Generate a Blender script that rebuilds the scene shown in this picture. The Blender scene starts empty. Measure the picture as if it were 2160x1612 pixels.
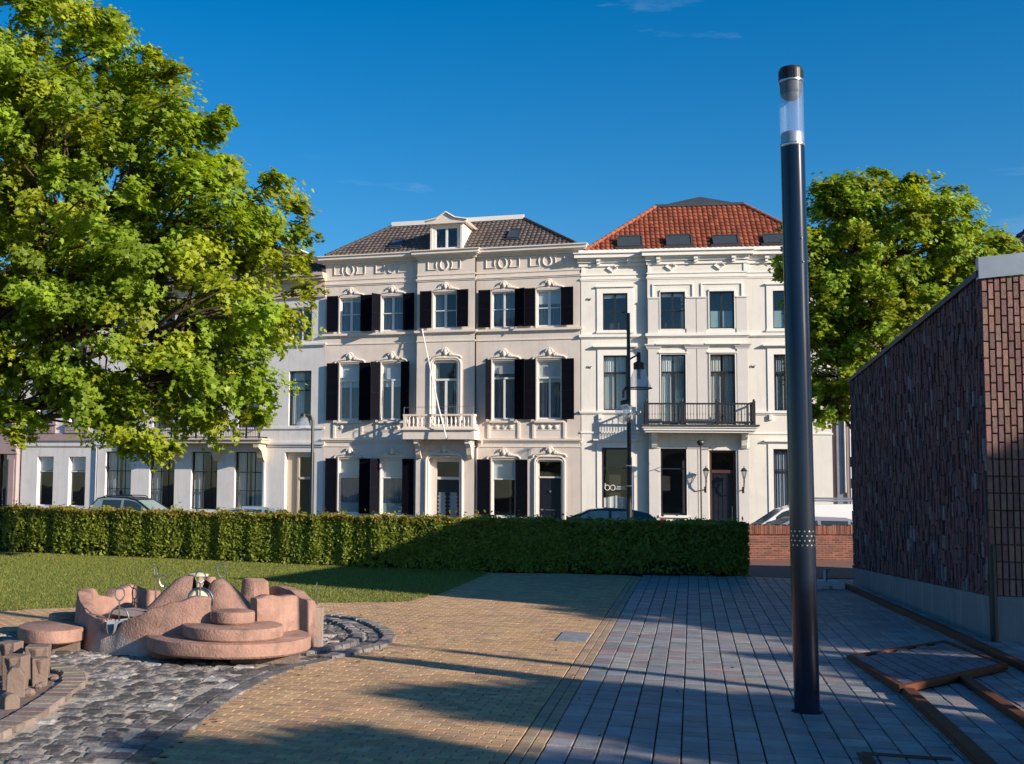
import bpy, math, random
import numpy as np
from mathutils import Vector, Matrix
R = math.radians; PI = math.pi
random.seed(7); rng = np.random.default_rng(7)
S = bpy.context.scene
COL = S.collection

# ------------------------------------------------------------------ camera
F_PX = 2550.0
cd = bpy.data.cameras.new('camera'); cam = bpy.data.objects.new('camera', cd); COL.objects.link(cam)
cd.sensor_width = 36; cd.lens = 36*F_PX/2160; cd.shift_x = (1080-720)/2160; cd.clip_end = 3000; cd.clip_start = .05
pitch = math.atan(214/F_PX)
cam.matrix_world = Matrix.Translation((0, 0, 2.0)) @ Matrix.Rotation(PI/2+pitch, 4, 'X') @ Matrix.Rotation(.014, 4, 'Z')
S.camera = cam

# ------------------------------------------------------------------ light
SUN_AZ, SUN_EL = 128.0, 20.5           # azimuth clockwise from +Y, elevation
w = bpy.data.worlds.new('World'); S.world = w; w.use_nodes = True
wn = w.node_tree; wn.nodes.clear()
def N(nt, t, **k):
    n = nt.nodes.new(t)
    for a, b in k.items():
        if a.startswith('i_'):
            key = a[2:]; key = int(key) if key.isdigit() else key.replace('_', ' ')
            n.inputs[key].default_value = b
        else: setattr(n, a, b)
    return n
sky = N(wn, 'ShaderNodeTexSky', sky_type='NISHITA', sun_disc=False, sun_elevation=R(SUN_EL), sun_rotation=R(SUN_AZ),
        air_density=1.0, dust_density=.25, ozone_density=4.0, altitude=0)
hsv = N(wn, 'ShaderNodeHueSaturation', i_Saturation=1.37, i_Value=.85)
tcw = N(wn, 'ShaderNodeTexCoord')
mpw = N(wn, 'ShaderNodeMapping'); mpw.inputs['Scale'].default_value = (1.2, 1.2, 6.5); mpw.inputs['Rotation'].default_value = (0, R(-14), 0)
nzw = N(wn, 'ShaderNodeTexNoise', i_Scale=2.3, i_Detail=7.0, i_Roughness=.62, i_Distortion=.5)
rpw = N(wn, 'ShaderNodeValToRGB'); rpw.color_ramp.elements[0].position = .56; rpw.color_ramp.elements[1].position = .9
rpw.color_ramp.elements[1].color = (.5, .5, .5, 1)
mxw = N(wn, 'ShaderNodeMix', data_type='RGBA'); mxw.inputs[7].default_value = (4.6, 5.3, 6.3, 1)
bg = N(wn, 'ShaderNodeBackground', i_Strength=.095); ow = N(wn, 'ShaderNodeOutputWorld')
L = wn.links.new
L(sky.outputs[0], hsv.inputs['Color']); L(tcw.outputs['Generated'], mpw.inputs[0]); L(mpw.outputs[0], nzw.inputs['Vector'])
L(nzw.outputs[0], rpw.inputs[0]); L(rpw.outputs[0], mxw.inputs[0]); L(hsv.outputs[0], mxw.inputs[6]); L(mxw.outputs[2], bg.inputs[0]); L(bg.outputs[0], ow.inputs[0])
sd = bpy.data.lights.new('sun', 'SUN'); sun = bpy.data.objects.new('sun', sd); COL.objects.link(sun)
sd.energy = 4.6; sd.angle = R(.6); sd.color = (1, .88, .745)
sv = Vector((math.sin(R(SUN_AZ))*math.cos(R(SUN_EL)), math.cos(R(SUN_AZ))*math.cos(R(SUN_EL)), math.sin(R(SUN_EL))))
sun.rotation_euler = sv.to_track_quat('Z', 'Y').to_euler(); sun.location = (20, -20, 30)
S.view_settings.view_transform = 'Standard'; S.view_settings.look = 'None'; S.view_settings.gamma = 1; S.view_settings.exposure = .80
S.view_settings.use_curve_mapping = False
try:
    S.cycles.max_bounces = 8; S.cycles.transparent_max_bounces = 12; S.cycles.use_denoising = True
except Exception: pass

# ------------------------------------------------------------------ materials
def mat(name, col, rough=.8, var=.12, scale=3.0, bump=0.0, bscale=40.0, metal=0.0, attr=None, spec=.3, streak=None, dirt=None, dscale=1.2, dstr=.5, coat=0, stretch=None):
    m = bpy.data.materials.new(name); m.use_nodes = True; nt = m.node_tree; b = nt.nodes['Principled BSDF']
    b.inputs['Roughness'].default_value = rough; b.inputs['Metallic'].default_value = metal
    b.inputs['Specular IOR Level'].default_value = spec
    if coat: b.inputs['Coat Weight'].default_value = coat; b.inputs['Coat Roughness'].default_value = .05
    tc = N(nt, 'ShaderNodeTexCoord'); vec = tc.outputs['Object']
    if stretch:
        mp = N(nt, 'ShaderNodeMapping'); mp.inputs['Scale'].default_value = stretch; nt.links.new(vec, mp.inputs[0]); vec = mp.outputs[0]
    nz = N(nt, 'ShaderNodeTexNoise', i_Scale=scale, i_Detail=8.0, i_Roughness=.65); nt.links.new(vec, nz.inputs['Vector'])
    mr = N(nt, 'ShaderNodeMapRange', i_1=.25, i_2=.75, i_3=1-var, i_4=1+var); nt.links.new(nz.outputs[0], mr.inputs[0])
    vm = N(nt, 'ShaderNodeVectorMath', operation='SCALE'); nt.links.new(mr.outputs[0], vm.inputs['Scale'])
    if attr:
        at = N(nt, 'ShaderNodeAttribute', attribute_name=attr); nt.links.new(at.outputs['Color'], vm.inputs[0])
    else: vm.inputs[0].default_value = col[:3]
    last = vm.outputs[0]
    if dirt:
        n2 = N(nt, 'ShaderNodeTexNoise', i_Scale=dscale, i_Detail=9.0, i_Roughness=.7); nt.links.new(vec, n2.inputs['Vector'])
        rp = N(nt, 'ShaderNodeMapRange', i_1=.5, i_2=.72, i_3=0.0, i_4=dstr); nt.links.new(n2.outputs[0], rp.inputs[0])
        mx = N(nt, 'ShaderNodeMix', data_type='RGBA'); mx.inputs[7].default_value = (*dirt, 1)
        nt.links.new(rp.outputs[0], mx.inputs[0]); nt.links.new(last, mx.inputs[6]); last = mx.outputs[2]
    if streak:
        ms = N(nt, 'ShaderNodeMapping'); ms.inputs['Scale'].default_value = (4.5, 4.5, .28); nt.links.new(tc.outputs['Object'], ms.inputs[0])
        n3 = N(nt, 'ShaderNodeTexNoise', i_Scale=1.3, i_Detail=6.0, i_Roughness=.6); nt.links.new(ms.outputs[0], n3.inputs['Vector'])
        r3 = N(nt, 'ShaderNodeMapRange', i_1=.52, i_2=.78, i_3=0.0, i_4=.5); nt.links.new(n3.outputs[0], r3.inputs[0])
        m3 = N(nt, 'ShaderNodeMix', data_type='RGBA'); m3.inputs[7].default_value = (*streak, 1)
        nt.links.new(r3.outputs[0], m3.inputs[0]); nt.links.new(last, m3.inputs[6]); last = m3.outputs[2]
    nt.links.new(last, b.inputs['Base Color'])
    if bump:
        nb = N(nt, 'ShaderNodeTexNoise', i_Scale=bscale, i_Detail=5.0); nt.links.new(vec, nb.inputs['Vector'])
        bp = N(nt, 'ShaderNodeBump', i_Strength=bump, i_Distance=.02); nt.links.new(nb.outputs[0], bp.inputs['Height']); nt.links.new(bp.outputs[0], b.inputs['Normal'])
    return m
def glassmat(name, dark=(.012, .016, .022), refl=.04):
    m = bpy.data.materials.new(name); m.use_nodes = True; nt = m.node_tree; nt.nodes.clear()
    o = N(nt, 'ShaderNodeOutputMaterial'); g = N(nt, 'ShaderNodeBsdfGlossy', i_Roughness=.02); g.inputs[0].default_value = (.85, .92, 1, 1)
    t = N(nt, 'ShaderNodeBsdfTransparent'); t.inputs[0].default_value = (.84, .88, .90, 1)
    lw = N(nt, 'ShaderNodeLayerWeight', i_Blend=.5); pw = N(nt, 'ShaderNodeMath', operation='POWER', i_1=4.0); ml = N(nt, 'ShaderNodeMath', operation='MULTIPLY_ADD', i_1=.75, i_2=.04+refl); ad = ml; mx = N(nt, 'ShaderNodeMixShader')
    nt.links.new(lw.outputs['Facing'], pw.inputs[0]); nt.links.new(pw.outputs[0], ml.inputs[0])
    tc = N(nt, 'ShaderNodeTexCoord'); nz = N(nt, 'ShaderNodeTexNoise', i_Scale=.9, i_Detail=1.0); bp = N(nt, 'ShaderNodeBump', i_Strength=.12, i_Distance=.05)
    l = nt.links.new; l(tc.outputs['Object'], nz.inputs['Vector']); l(nz.outputs[0], bp.inputs['Height']); l(bp.outputs[0], g.inputs['Normal'])
    l(ad.outputs[0], mx.inputs[0]); l(t.outputs[0], mx.inputs[1]); l(g.outputs[0], mx.inputs[2]); l(mx.outputs[0], o.inputs[0])
    return m
def leafmat(name, trans=.35):
    m = bpy.data.materials.new(name); m.use_nodes = True; nt = m.node_tree; nt.nodes.clear(); l = nt.links.new
    o = N(nt, 'ShaderNodeOutputMaterial'); at = N(nt, 'ShaderNodeAttribute', attribute_name='col')
    d = N(nt, 'ShaderNodeBsdfPrincipled', i_Roughness=.5); d.inputs['Specular IOR Level'].default_value = .28
    t = N(nt, 'ShaderNodeBsdfTranslucent'); hs = N(nt, 'ShaderNodeHueSaturation', i_Hue=.485, i_Saturation=1.1, i_Value=1.5); mx = N(nt, 'ShaderNodeMixShader', i_0=trans)
    l(at.outputs['Color'], d.inputs['Base Color']); l(at.outputs['Color'], hs.inputs['Color']); l(hs.outputs[0], t.inputs[0])
    l(d.outputs[0], mx.inputs[1]); l(t.outputs[0], mx.inputs[2]); l(mx.outputs[0], o.inputs[0])
    return m
M = dict(
 cream=mat('cream_stucco', (.71, .615, .535), .85, .07, .8, .25, 60, dirt=(.50, .42, .35), dscale=.7, dstr=.4, streak=(.50, .42, .36)),
 creamtrim=mat('cream_trim', (.75, .66, .575), .75, .07, 2, .1, 30),
 white=mat('white_stucco', (.70, .665, .60), .85, .05, .9, .2, 60, dirt=(.50, .47, .42), dscale=.8, dstr=.35, streak=(.50, .48, .45)),
 whitetrim=mat('white_trim', (.76, .73, .68), .7, .05, 2, .1, 30),
 greytrim=mat('pale_grey_stucco', (.60, .565, .53), .8, .05, 1.5, .15, 50),
 pinkwhite=mat('pinkish_white_stucco', (.73, .70, .67), .85, .06, .8, .2, 60, dirt=(.5, .44, .43), dscale=.9, dstr=.35, streak=(.48, .44, .43)),
 beige=mat('beige_stucco', (.62, .50, .36), .85, .06, 1, .2, 60),
 mauve=mat('mauve_stone', (.40, .29, .275), .8, .1, 2, .2, 40),
 brown=mat('brown_stucco', (.36, .25, .215), .85, .08, 1, .2, 50),
 winwhite=mat('white_window_paint', (.74, .72, .69), .45, .04, 4, spec=.5),
 windark=mat('dark_window_paint', (.018, .018, .022), .4, .1, 4, spec=.5),
 brownpaint=mat('brown_door_paint', (.075, .03, .022), .45, .15, 4, spec=.5),
 navy=mat('navy_door_paint', (.010, .012, .022), .35, .1, 4, spec=.5),
 shutter=mat('shutter_paint', (.006, .006, .011), .7, .2, 4, spec=.05),
 glass=glassmat('window_glass'), glassdim=glassmat('dim_window_glass', refl=.015),
 room=mat('room_shade', (.05, .048, .05), .9, .3, 1),  # dark colour stands in for the dimness of the rooms
 curtain=mat('net_curtain', (.62, .62, .58), .9, .08, 6, stretch=(6, 6, .3)),
 curtaindim=mat('grey_net_curtain', (.22, .25, .30), .9, .15, 6, stretch=(8, 8, .3)),
 blind=mat('roller_blind', (.62, .64, .63), .85, .05, 2),
 frost=mat('frosted_film', (.26, .36, .36), .6, .1, 2),
 tilered=mat('red_clay_tile', (0, 0, 0), .75, .25, 5, attr='col', dirt=(.12, .045, .03), dscale=3, dstr=.5),
 tiledark=mat('dark_clay_tile', (0, 0, 0), .7, .25, 5, attr='col', dirt=(.05, .045, .04), dscale=3, dstr=.5),
 lead=mat('lead_sheet', (.045, .05, .06), .6, .2, 2, spec=.4),
 zinc=mat('zinc', (.30, .33, .37), .45, .15, 2, .05, 10, metal=.6),
 iron=mat('dark_iron', (.016, .016, .018), .5, .2, 6, spec=.5),
 steel=mat('stainless_steel', (.55, .54, .52), .28, .15, 10, metal=1.0),
 pole=mat('blue_black_pole_paint', (.006, .012, .030), .19, .3, 2, .0, 20, spec=.45),
 polecap=mat('black_cap', (.012, .012, .014), .4, .2, 5, spec=.5),
 corten=mat('rusted_steel', (.105, .034, .014), .75, .35, 5, .2, 60, dirt=(.06, .022, .012), dscale=3, dstr=.7),
 concrete=mat('plinth_concrete', (.17, .18, .195), .8, .15, 1.2, .2, 40, dirt=(.30, .32, .34), dscale=2, dstr=.5, stretch=(3, 3, .5)),
 whiteconcrete=mat('white_concrete_block', (.62, .64, .66), .8, .1, 4, .2, 40),
 brickp=mat('purple_brick', (0, 0, 0), .75, .3, 14, .5, 70, attr='col'),
 brickred=mat('red_brick', (0, 0, 0), .85, .3, 10, .3, 60, attr='col'),
 mortar=mat('mortar', (.10, .065, .055), .95, .2, 6),
 mortarl=mat('light_mortar', (.36, .28, .23), .95, .2, 6),
 tanb=mat('tan_clay_paver', (0, 0, 0), .85, .28, 7, .35, 60, attr='col', dirt=(.30, .20, .13), dscale=1.1, dstr=.5),
 slate=mat('slate_paver', (0, 0, 0), .6, .22, 5, .4, 40, attr='col', spec=.4, dirt=(.13, .13, .13), dscale=1.3, dstr=.5, stretch=(1, 1, 1)),
 sett=mat('basalt_sett', (0, 0, 0), .7, .35, 9, .9, 22, attr='col', spec=.4, dirt=(.46, .43, .40), dscale=2.6, dstr=.85),
 kerbst=mat('stone_kerb', (0, 0, 0), .85, .3, 6, .5, 30, attr='col'),
 joint=mat('sandy_joint', (.07, .055, .04), .95, .4, 8, .5, 40),
 jointl=mat('pale_mortar_joint', (.44, .37, .29), .95, .3, 8, .5, 30),
 jointd=mat('dark_joint', (.018, .017, .018), .95, .3, 8),
 earth=mat('earth', (.055, .05, .03), .95, .35, 3, .6, 20),
 asphalt=mat('asphalt', (.055, .053, .055), .9, .2, 6, .4, 80),
 path=mat('red_brown_path', (.20, .105, .08), .9, .2, 5, .4, 50),
 pinkc=mat('pink_concrete', (.335, .195, .150), .9, .3, 4, .6, 40, dirt=(.15, .095, .075), dscale=3.4, dstr=.95, streak=(.12, .09, .075)),
 palec=mat('lime_stained_pink_concrete', (.34, .25, .21), .85, .2, 4, .45, 45, dirt=(.30, .28, .26), dscale=5, dstr=.7, stretch=(2, 2, .6)),
 carved=mat('carved_sandstone', (.19, .135, .11), .85, .2, 5, .5, 30, dirt=(.16, .13, .11), dscale=3, dstr=.8),
 creamdisc=mat('cream_disc', (.72, .64, .46), .6, .05, 5),
 bark=mat('bark', (.075, .055, .04), .9, .35, 6, .8, 14, stretch=(3, 3, .5)),
 leaf=leafmat('maple_leaf', .42), hleaf=leafmat('hedge_leaf', .3), grass=leafmat('grass_blade', .25),
 lawn=mat('lawn_soil', (.12, .14, .035), .95, .35, 2.2, .8, 60, dirt=(.16, .15, .06), dscale=1.0, dstr=.6),
 hedgecore=mat('hedge_inner_shade', (.012, .016, .007), .95, .4, 5),  # near-black, the shade deep in the hedge put into the colour
 skypane=mat('skylight_pane', (.045, .055, .065), .12, .2, 2, spec=.6),
 coverm=mat('cover_concrete', (.22, .23, .25), .7, .3, 5),
 tyre=mat('tyre', (.015, .015, .015), .8), chrome=mat('rim', (.5, .5, .5), .3, metal=.9),
 redlens=mat('red_lens', (.35, .01, .012), .2, spec=.6), clearlens=mat('clear_lens', (.6, .6, .62), .15, spec=.8),
 carglass=mat('car_glass', (.028, .042, .045), .08, .1, 2, spec=.9),
 carglassl=mat('pale_car_glass', (.20, .27, .26), .1, .15, 2, spec=.9),
)
def paint(name, c, met=.4): return mat(name, c, .3, .05, 2, metal=met, coat=.8, spec=.5)
M['green'] = paint('silver_green_paint', (.30, .38, .36)); M['blue'] = paint('ice_blue_paint', (.40, .50, .55)); M['blackcar'] = paint('black_paint', (.02, .02, .028), .2)
M['silver'] = paint('silver_paint', (.30, .29, .29)); M['van'] = paint('white_paint', (.72, .72, .74), 0)
def clearglass():
    m = bpy.data.materials.new('clear_tube_glass'); m.use_nodes = True; nt = m.node_tree; nt.nodes.clear(); l = nt.links.new
    o = N(nt, 'ShaderNodeOutputMaterial'); g = N(nt, 'ShaderNodeBsdfGlossy', i_Roughness=.06); t = N(nt, 'ShaderNodeBsdfTransparent'); t.inputs[0].default_value = (.97, .985, 1, 1)
    d = N(nt, 'ShaderNodeBsdfDiffuse'); d.inputs[0].default_value = (.8, .85, .9, 1); m1 = N(nt, 'ShaderNodeMixShader', i_0=.07)
    lw = N(nt, 'ShaderNodeLayerWeight', i_Blend=.5); pw = N(nt, 'ShaderNodeMath', operation='POWER', i_1=5.0); ml = N(nt, 'ShaderNodeMath', operation='MULTIPLY_ADD', i_1=.5, i_2=.05); mx = N(nt, 'ShaderNodeMixShader'); l(lw.outputs['Facing'], pw.inputs[0]); l(pw.outputs[0], ml.inputs[0])
    l(t.outputs[0], m1.inputs[1]); l(d.outputs[0], m1.inputs[2]); l(ml.outputs[0], mx.inputs[0]); l(m1.outputs[0], mx.inputs[1]); l(g.outputs[0], mx.inputs[2]); l(mx.outputs[0], o.inputs[0])
    return m
M['clear'] = clearglass()
M['lampglass'] = clearglass(); M['lampglass'].name = 'street_lamp_glass'
for n_ in M['lampglass'].node_tree.nodes:
    if n_.type == 'MIX_SHADER' and not n_.inputs[0].is_linked: n_.inputs[0].default_value = .22
    if n_.type == 'MATH' and n_.operation == 'MULTIPLY_ADD': n_.inputs[2].default_value = .10
# the wall below the spout carries a pale lime stain with an outline of its own
def limestain(m, c, rad):
    nt = m.node_tree; l = nt.links.new; b = nt.nodes['Principled BSDF']; src = b.inputs['Base Color'].links[0].from_socket
    tc = N(nt, 'ShaderNodeTexCoord'); mp = N(nt, 'ShaderNodeVectorMath', operation='SUBTRACT'); mp.inputs[1].default_value = c; l(tc.outputs['Object'], mp.inputs[0])
    sc = N(nt, 'ShaderNodeVectorMath', operation='MULTIPLY'); sc.inputs[1].default_value = (.8, .8, 1.5); l(mp.outputs[0], sc.inputs[0])
    ln = N(nt, 'ShaderNodeVectorMath', operation='LENGTH'); l(sc.outputs[0], ln.inputs[0])
    nz = N(nt, 'ShaderNodeTexNoise', i_Scale=7.0, i_Detail=6.0); l(tc.outputs['Object'], nz.inputs['Vector'])
    ad = N(nt, 'ShaderNodeMath', operation='MULTIPLY_ADD', i_1=.35); l(nz.outputs[0], ad.inputs[0]); l(ln.outputs['Value'], ad.inputs[2])
    mr = N(nt, 'ShaderNodeMapRange', i_1=rad+.10, i_2=rad+.26, i_3=.85, i_4=0.0); l(ad.outputs[0], mr.inputs[0])
    mx = N(nt, 'ShaderNodeMix', data_type='RGBA'); mx.inputs[7].default_value = (.40, .34, .31, 1); l(mr.outputs[0], mx.inputs[0]); l(src, mx.inputs[6]); l(mx.outputs[2], b.inputs['Base Color'])
M['pinkwall'] = M['pinkc'].copy(); M['pinkwall'].name = 'pink_concrete_limestained'; limestain(M['pinkwall'], (1.52*math.cos(R(237)), 1.52*math.sin(R(237)), -.02), .36)

# ------------------------------------------------------------------ mesh helpers
class MB:
    def __init__(s): s.v = []; s.f = []; s.c = []; s.p = []
    def split(s, name, m, parent):
        """build pieces that do not touch as objects of their own"""
        B = [(np.min(s.v[a:b], 0)-.012, np.max(s.v[a:b], 0)+.012) for a, b, _, _ in s.p]; g = list(range(len(B)))
        def root(i):
            while g[i] != i: i = g[i]
            return i
        for i in range(len(B)):
            for j in range(i):
                if (B[i][0] <= B[j][1]).all() and (B[j][0] <= B[i][1]).all(): g[root(i)] = root(j)
        for r in sorted({root(i) for i in range(len(B))}):
            mb = MB()
            for i, (a, b, c, d) in enumerate(s.p):
                if root(i) == r: mb.add(s.v[a:b], [tuple(k-a for k in f) for f in s.f[c:d]])
            mb.build(name, m, parent)
    def add(s, vs, fs, col=None):
        vs = list(vs); s.p.append((len(s.v), len(s.v)+len(vs), len(s.f), len(s.f)+len(fs))); n = len(s.v); s.v += [tuple(p) for p in vs]; s.f += [tuple(i+n for i in f) for f in fs]
        s.c += [col or (1, 1, 1)]*len(vs)
        return s
    def quad(s, a, b, c, d, col=None): return s.add([a, b, c, d], [(0, 1, 2, 3)], col)
    def box(s, x0, x1, y0, y1, z0, z1, col=None, top=0.0):
        t = top
        vs = [(x0, y0, z0), (x1, y0, z0), (x1, y1, z0), (x0, y1, z0), (x0+t, y0+t, z1), (x1-t, y0+t, z1), (x1-t, y1-t, z1), (x0+t, y1-t, z1)]
        return s.add(vs, [(0, 3, 2, 1), (4, 5, 6, 7), (0, 1, 5, 4), (1, 2, 6, 5), (2, 3, 7, 6), (3, 0, 4, 7)], col)
    def prism(s, poly, h0, h1, axis='z', col=None):
        n = len(poly)
        if axis == 'z': vs = [(x, y, h0) for x, y in poly]+[(x, y, h1) for x, y in poly]
        elif axis == 'y': vs = [(x, h0, z) for x, z in poly]+[(x, h1, z) for x, z in poly]
        else: vs = [(h0, y, z) for y, z in poly]+[(h1, y, z) for y, z in poly]
        fs = [tuple(range(n))[::-1], tuple(range(n, 2*n))]+[(i, (i+1) % n, (i+1) % n+n, i+n) for i in range(n)]
        return s.add(vs, fs, col)
    def tube(s, pts, r, n=8, col=None, cap=True):
        pts = [Vector(p) for p in pts]; rs = r if isinstance(r, (list, tuple)) else [r]*len(pts); vs = []
        up = Vector((0, 0, 1)); prev = None
        for i, p in enumerate(pts):
            d = (pts[min(i+1, len(pts)-1)]-pts[max(i-1, 0)]).normalized()
            if prev is None: a = d.orthogonal().normalized()
            else: a = (prev-d*prev.dot(d)); a = a.normalized() if a.length > 1e-6 else d.orthogonal().normalized()
            prev = a; b = d.cross(a)
            for k in range(n): t = 2*PI*k/n; vs.append(p+(a*math.cos(t)+b*math.sin(t))*rs[i])
        fs = [(i*n+k, i*n+(k+1) % n, (i+1)*n+(k+1) % n, (i+1)*n+k) for i in range(len(pts)-1) for k in range(n)]
        if cap: fs += [tuple(range(n))[::-1], tuple(range((len(pts)-1)*n, len(pts)*n))]
        return s.add(vs, fs, col)
    def lathe(s, prof, c=(0, 0, 0), n=20, col=None, sx=1, sy=1):
        vs = [(c[0]+r*math.cos(2*PI*k/n)*sx, c[1]+r*math.sin(2*PI*k/n)*sy, c[2]+z) for r, z in prof for k in range(n)]
        fs = [(i*n+k, i*n+(k+1) % n, (i+1)*n+(k+1) % n, (i+1)*n+k) for i in range(len(prof)-1) for k in range(n)]
        if prof[0][0] > 1e-4: fs.append(tuple(range(n))[::-1])
        if prof[-1][0] > 1e-4: fs.append(tuple(range((len(prof)-1)*n, len(prof)*n)))
        return s.add(vs, fs, col)
    def blob(s, c, r, n=8, m=5, col=None):
        rx, ry, rz = r if isinstance(r, tuple) else (r, r, r)
        vs = [(c[0]+rx*math.sin(PI*i/m)*math.cos(2*PI*k/n), c[1]+ry*math.sin(PI*i/m)*math.sin(2*PI*k/n), c[2]+rz*math.cos(PI*i/m)) for i in range(m+1) for k in range(n)]
        fs = [(i*n+k, (i+1)*n+k, (i+1)*n+(k+1) % n, i*n+(k+1) % n) for i in range(m) for k in range(n)]
        return s.add(vs, fs, col)
    def build(s, name, m, parent=None, smooth=False, bevel=0, attr=False):
        me = bpy.data.meshes.new(name); me.from_pydata(s.v, [], s.f); me.materials.append(m if not isinstance(m, str) else M[m])
        if attr:
            a = me.color_attributes.new('col', 'FLOAT_COLOR', 'POINT'); a.data.foreach_set('color', np.array([(*c, 1) for c in s.c], 'f').ravel())
        if smooth:
            me.polygons.foreach_set('use_smooth', [True]*len(me.polygons))
            try: me.set_sharp_from_angle(angle=R(40))
            except Exception: pass
        me.update(); o = bpy.data.objects.new(name, me); COL.objects.link(o)
        if parent: o.parent = parent
        if bevel:
            bv = o.modifiers.new('bevel', 'BEVEL'); bv.width = bevel; bv.segments = 2; bv.limit_method = 'ANGLE'
        return o
def tag(o, label=None, cat=None, group=None, kind=None):
    for k, v in (('label', label), ('category', cat), ('group', group), ('kind', kind)):
        if v: o[k] = v
    return o
def empty(name, loc, rz=0, **k):
    o = bpy.data.objects.new(name, None); COL.objects.link(o); o.location = loc; o.rotation_euler = (0, 0, rz); return tag(o, **k)
def fastmesh(name, verts, nper, m, cols, parent=None):
    """verts (K*nper,3): K ngons of nper corners"""
    K = len(verts)//nper; me = bpy.data.meshes.new(name)
    me.vertices.add(len(verts)); me.vertices.foreach_set('co', np.asarray(verts, 'f').ravel())
    me.loops.add(K*nper); me.loops.foreach_set('vertex_index', np.arange(K*nper, dtype='i'))
    me.polygons.add(K); me.polygons.foreach_set('loop_start', np.arange(0, K*nper, nper, dtype='i')); me.polygons.foreach_set('loop_total', np.full(K, nper, 'i'))
    a = me.color_attributes.new('col', 'FLOAT_COLOR', 'POINT'); c4 = np.ones((len(verts), 4), 'f'); c4[:, :3] = np.repeat(cols, nper, 0); a.data.foreach_set('color', c4.ravel())
    me.materials.append(M[m]); me.update(calc_edges=True); me.validate()
    o = bpy.data.objects.new(name, me); COL.objects.link(o)
    if parent: o.parent = parent
    return o
MAPLE = np.array([(0, -.55), (.42, -.42), (.25, -.12), (.62, .12), (.27, .16), (.0, .72), (-.27, .16), (-.62, .12), (-.25, -.12), (-.42, -.42)])
OVAL = np.array([(0, -.5), (.26, -.15), (.22, .2), (0, .5), (-.22, .2), (-.26, -.15)])
def leaves(name, P, Nn, size, shape, m, cols, parent=None, droop=0.12):
    n = len(P); Nn = Nn/np.linalg.norm(Nn, axis=1, keepdims=True)
    t = rng.normal(size=(n, 3)); a = np.cross(Nn, t); a /= np.linalg.norm(a, axis=1, keepdims=True); b = np.cross(Nn, a)
    sz = size*rng.uniform(.65, 1.25, n); k = len(shape)
    V = P[:, None, :]+(a[:, None, :]*shape[None, :, 0, None]+b[:, None, :]*shape[None, :, 1, None]-Nn[:, None, :]*(np.abs(shape[:, 0])[None, :, None]*droop*2))*sz[:, None, None]
    return fastmesh(name, V.reshape(-1, 3), k, m, cols, parent)

# ------------------------------------------------------------------ ground
def inpoly(x, y, poly):
    c = False; n = len(poly); j = n-1
    for i in range(n):
        xi, yi = poly[i]; xj, yj = poly[j]
        if (yi > y) != (yj > y) and x < (xj-xi)*(y-yi)/(yj-yi)+xi: c = not c
        j = i
    return c
LAWN = [(-26, 12), (-9, 17.2), (-5.15, 18.64), (-4.19, 19.19), (-.5, 20.47), (.7, 20.81), (1.25, 21.15), (1.9, 22.6), (2.28, 23.88), (3.41, 27.84), (3.3, 28.9), (-3.5, 32.2), (-9.4, 34.4), (-26, 40)]
COBBLE = [(-.09, 18.63), (.33, 18.23), (.59, 17.47), (.75, 16.6), (.77, 15.91), (.6, 15.11), (.27, 14.54), (-.06, 14.0), (-.47, 13.29), (-.73, 12.48), (-.97, 11.38), (-1.11, 10.36), (-1.24, 9.51), (-1.34, 8.76), (-1.5, 7.2), (-7, 7.2), (-7, 15.2), (-4.6, 15.6), (-3.9, 16.9), (-2.6, 18.3), (-1.2, 18.9)]
AX = Vector((.279, .960)).normalized(); BX = Vector((AX.y, -AX.x))     # paving axes: along / across
def pav(p, q): return (p*BX.x+q*AX.x, p*BX.y+q*AX.y)
def topav(x, y): return (x*BX.x+y*BX.y, x*AX.x+y*AX.y)
EDGE = topav(6.91, 27.77)[0]
g = MB()
ys = [-60, 35.4, 38.5, 2500]; zs = [-.035, -.035, -.36, -.36]
for i in range(3): g.quad((-1500, ys[i], zs[i]), (1500, ys[i], zs[i]), (1500, ys[i+1], zs[i+1]), (-1500, ys[i+1], zs[i+1]))
tag(g.build('ground', 'earth'), kind='structure')
def sheet(name, poly, z, m):
    b = MB(); b.add([(x, y, z) for x, y in poly], [tuple(range(len(poly)))]); return tag(b.build(name, m), kind='structure')
sheet('road', [(-80, 41), (80, 41), (80, 56), (-80, 90)], -.352, 'asphalt')
sheet('paving_bed', [(-12, 5), (12, 5), (30, 5), (30, 28.2), (-12, 28.2)], -.028, 'joint')
sheet('path', [(3.6, 28.25), (40, 28.25), (40, 35.3), (3.6, 35.3)], -.018, 'path')
sheet('lawn', LAWN, -.004, 'lawn')
sheet('cobble_bed', COBBLE, -.016, 'jointl')
SL = [pav(EDGE, 5), pav(EDGE, 30), (10.7, 28.1), (30, 28.1), (30, 5)]
sheet('slate_bed', SL, -.022, 'jointd')
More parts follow.
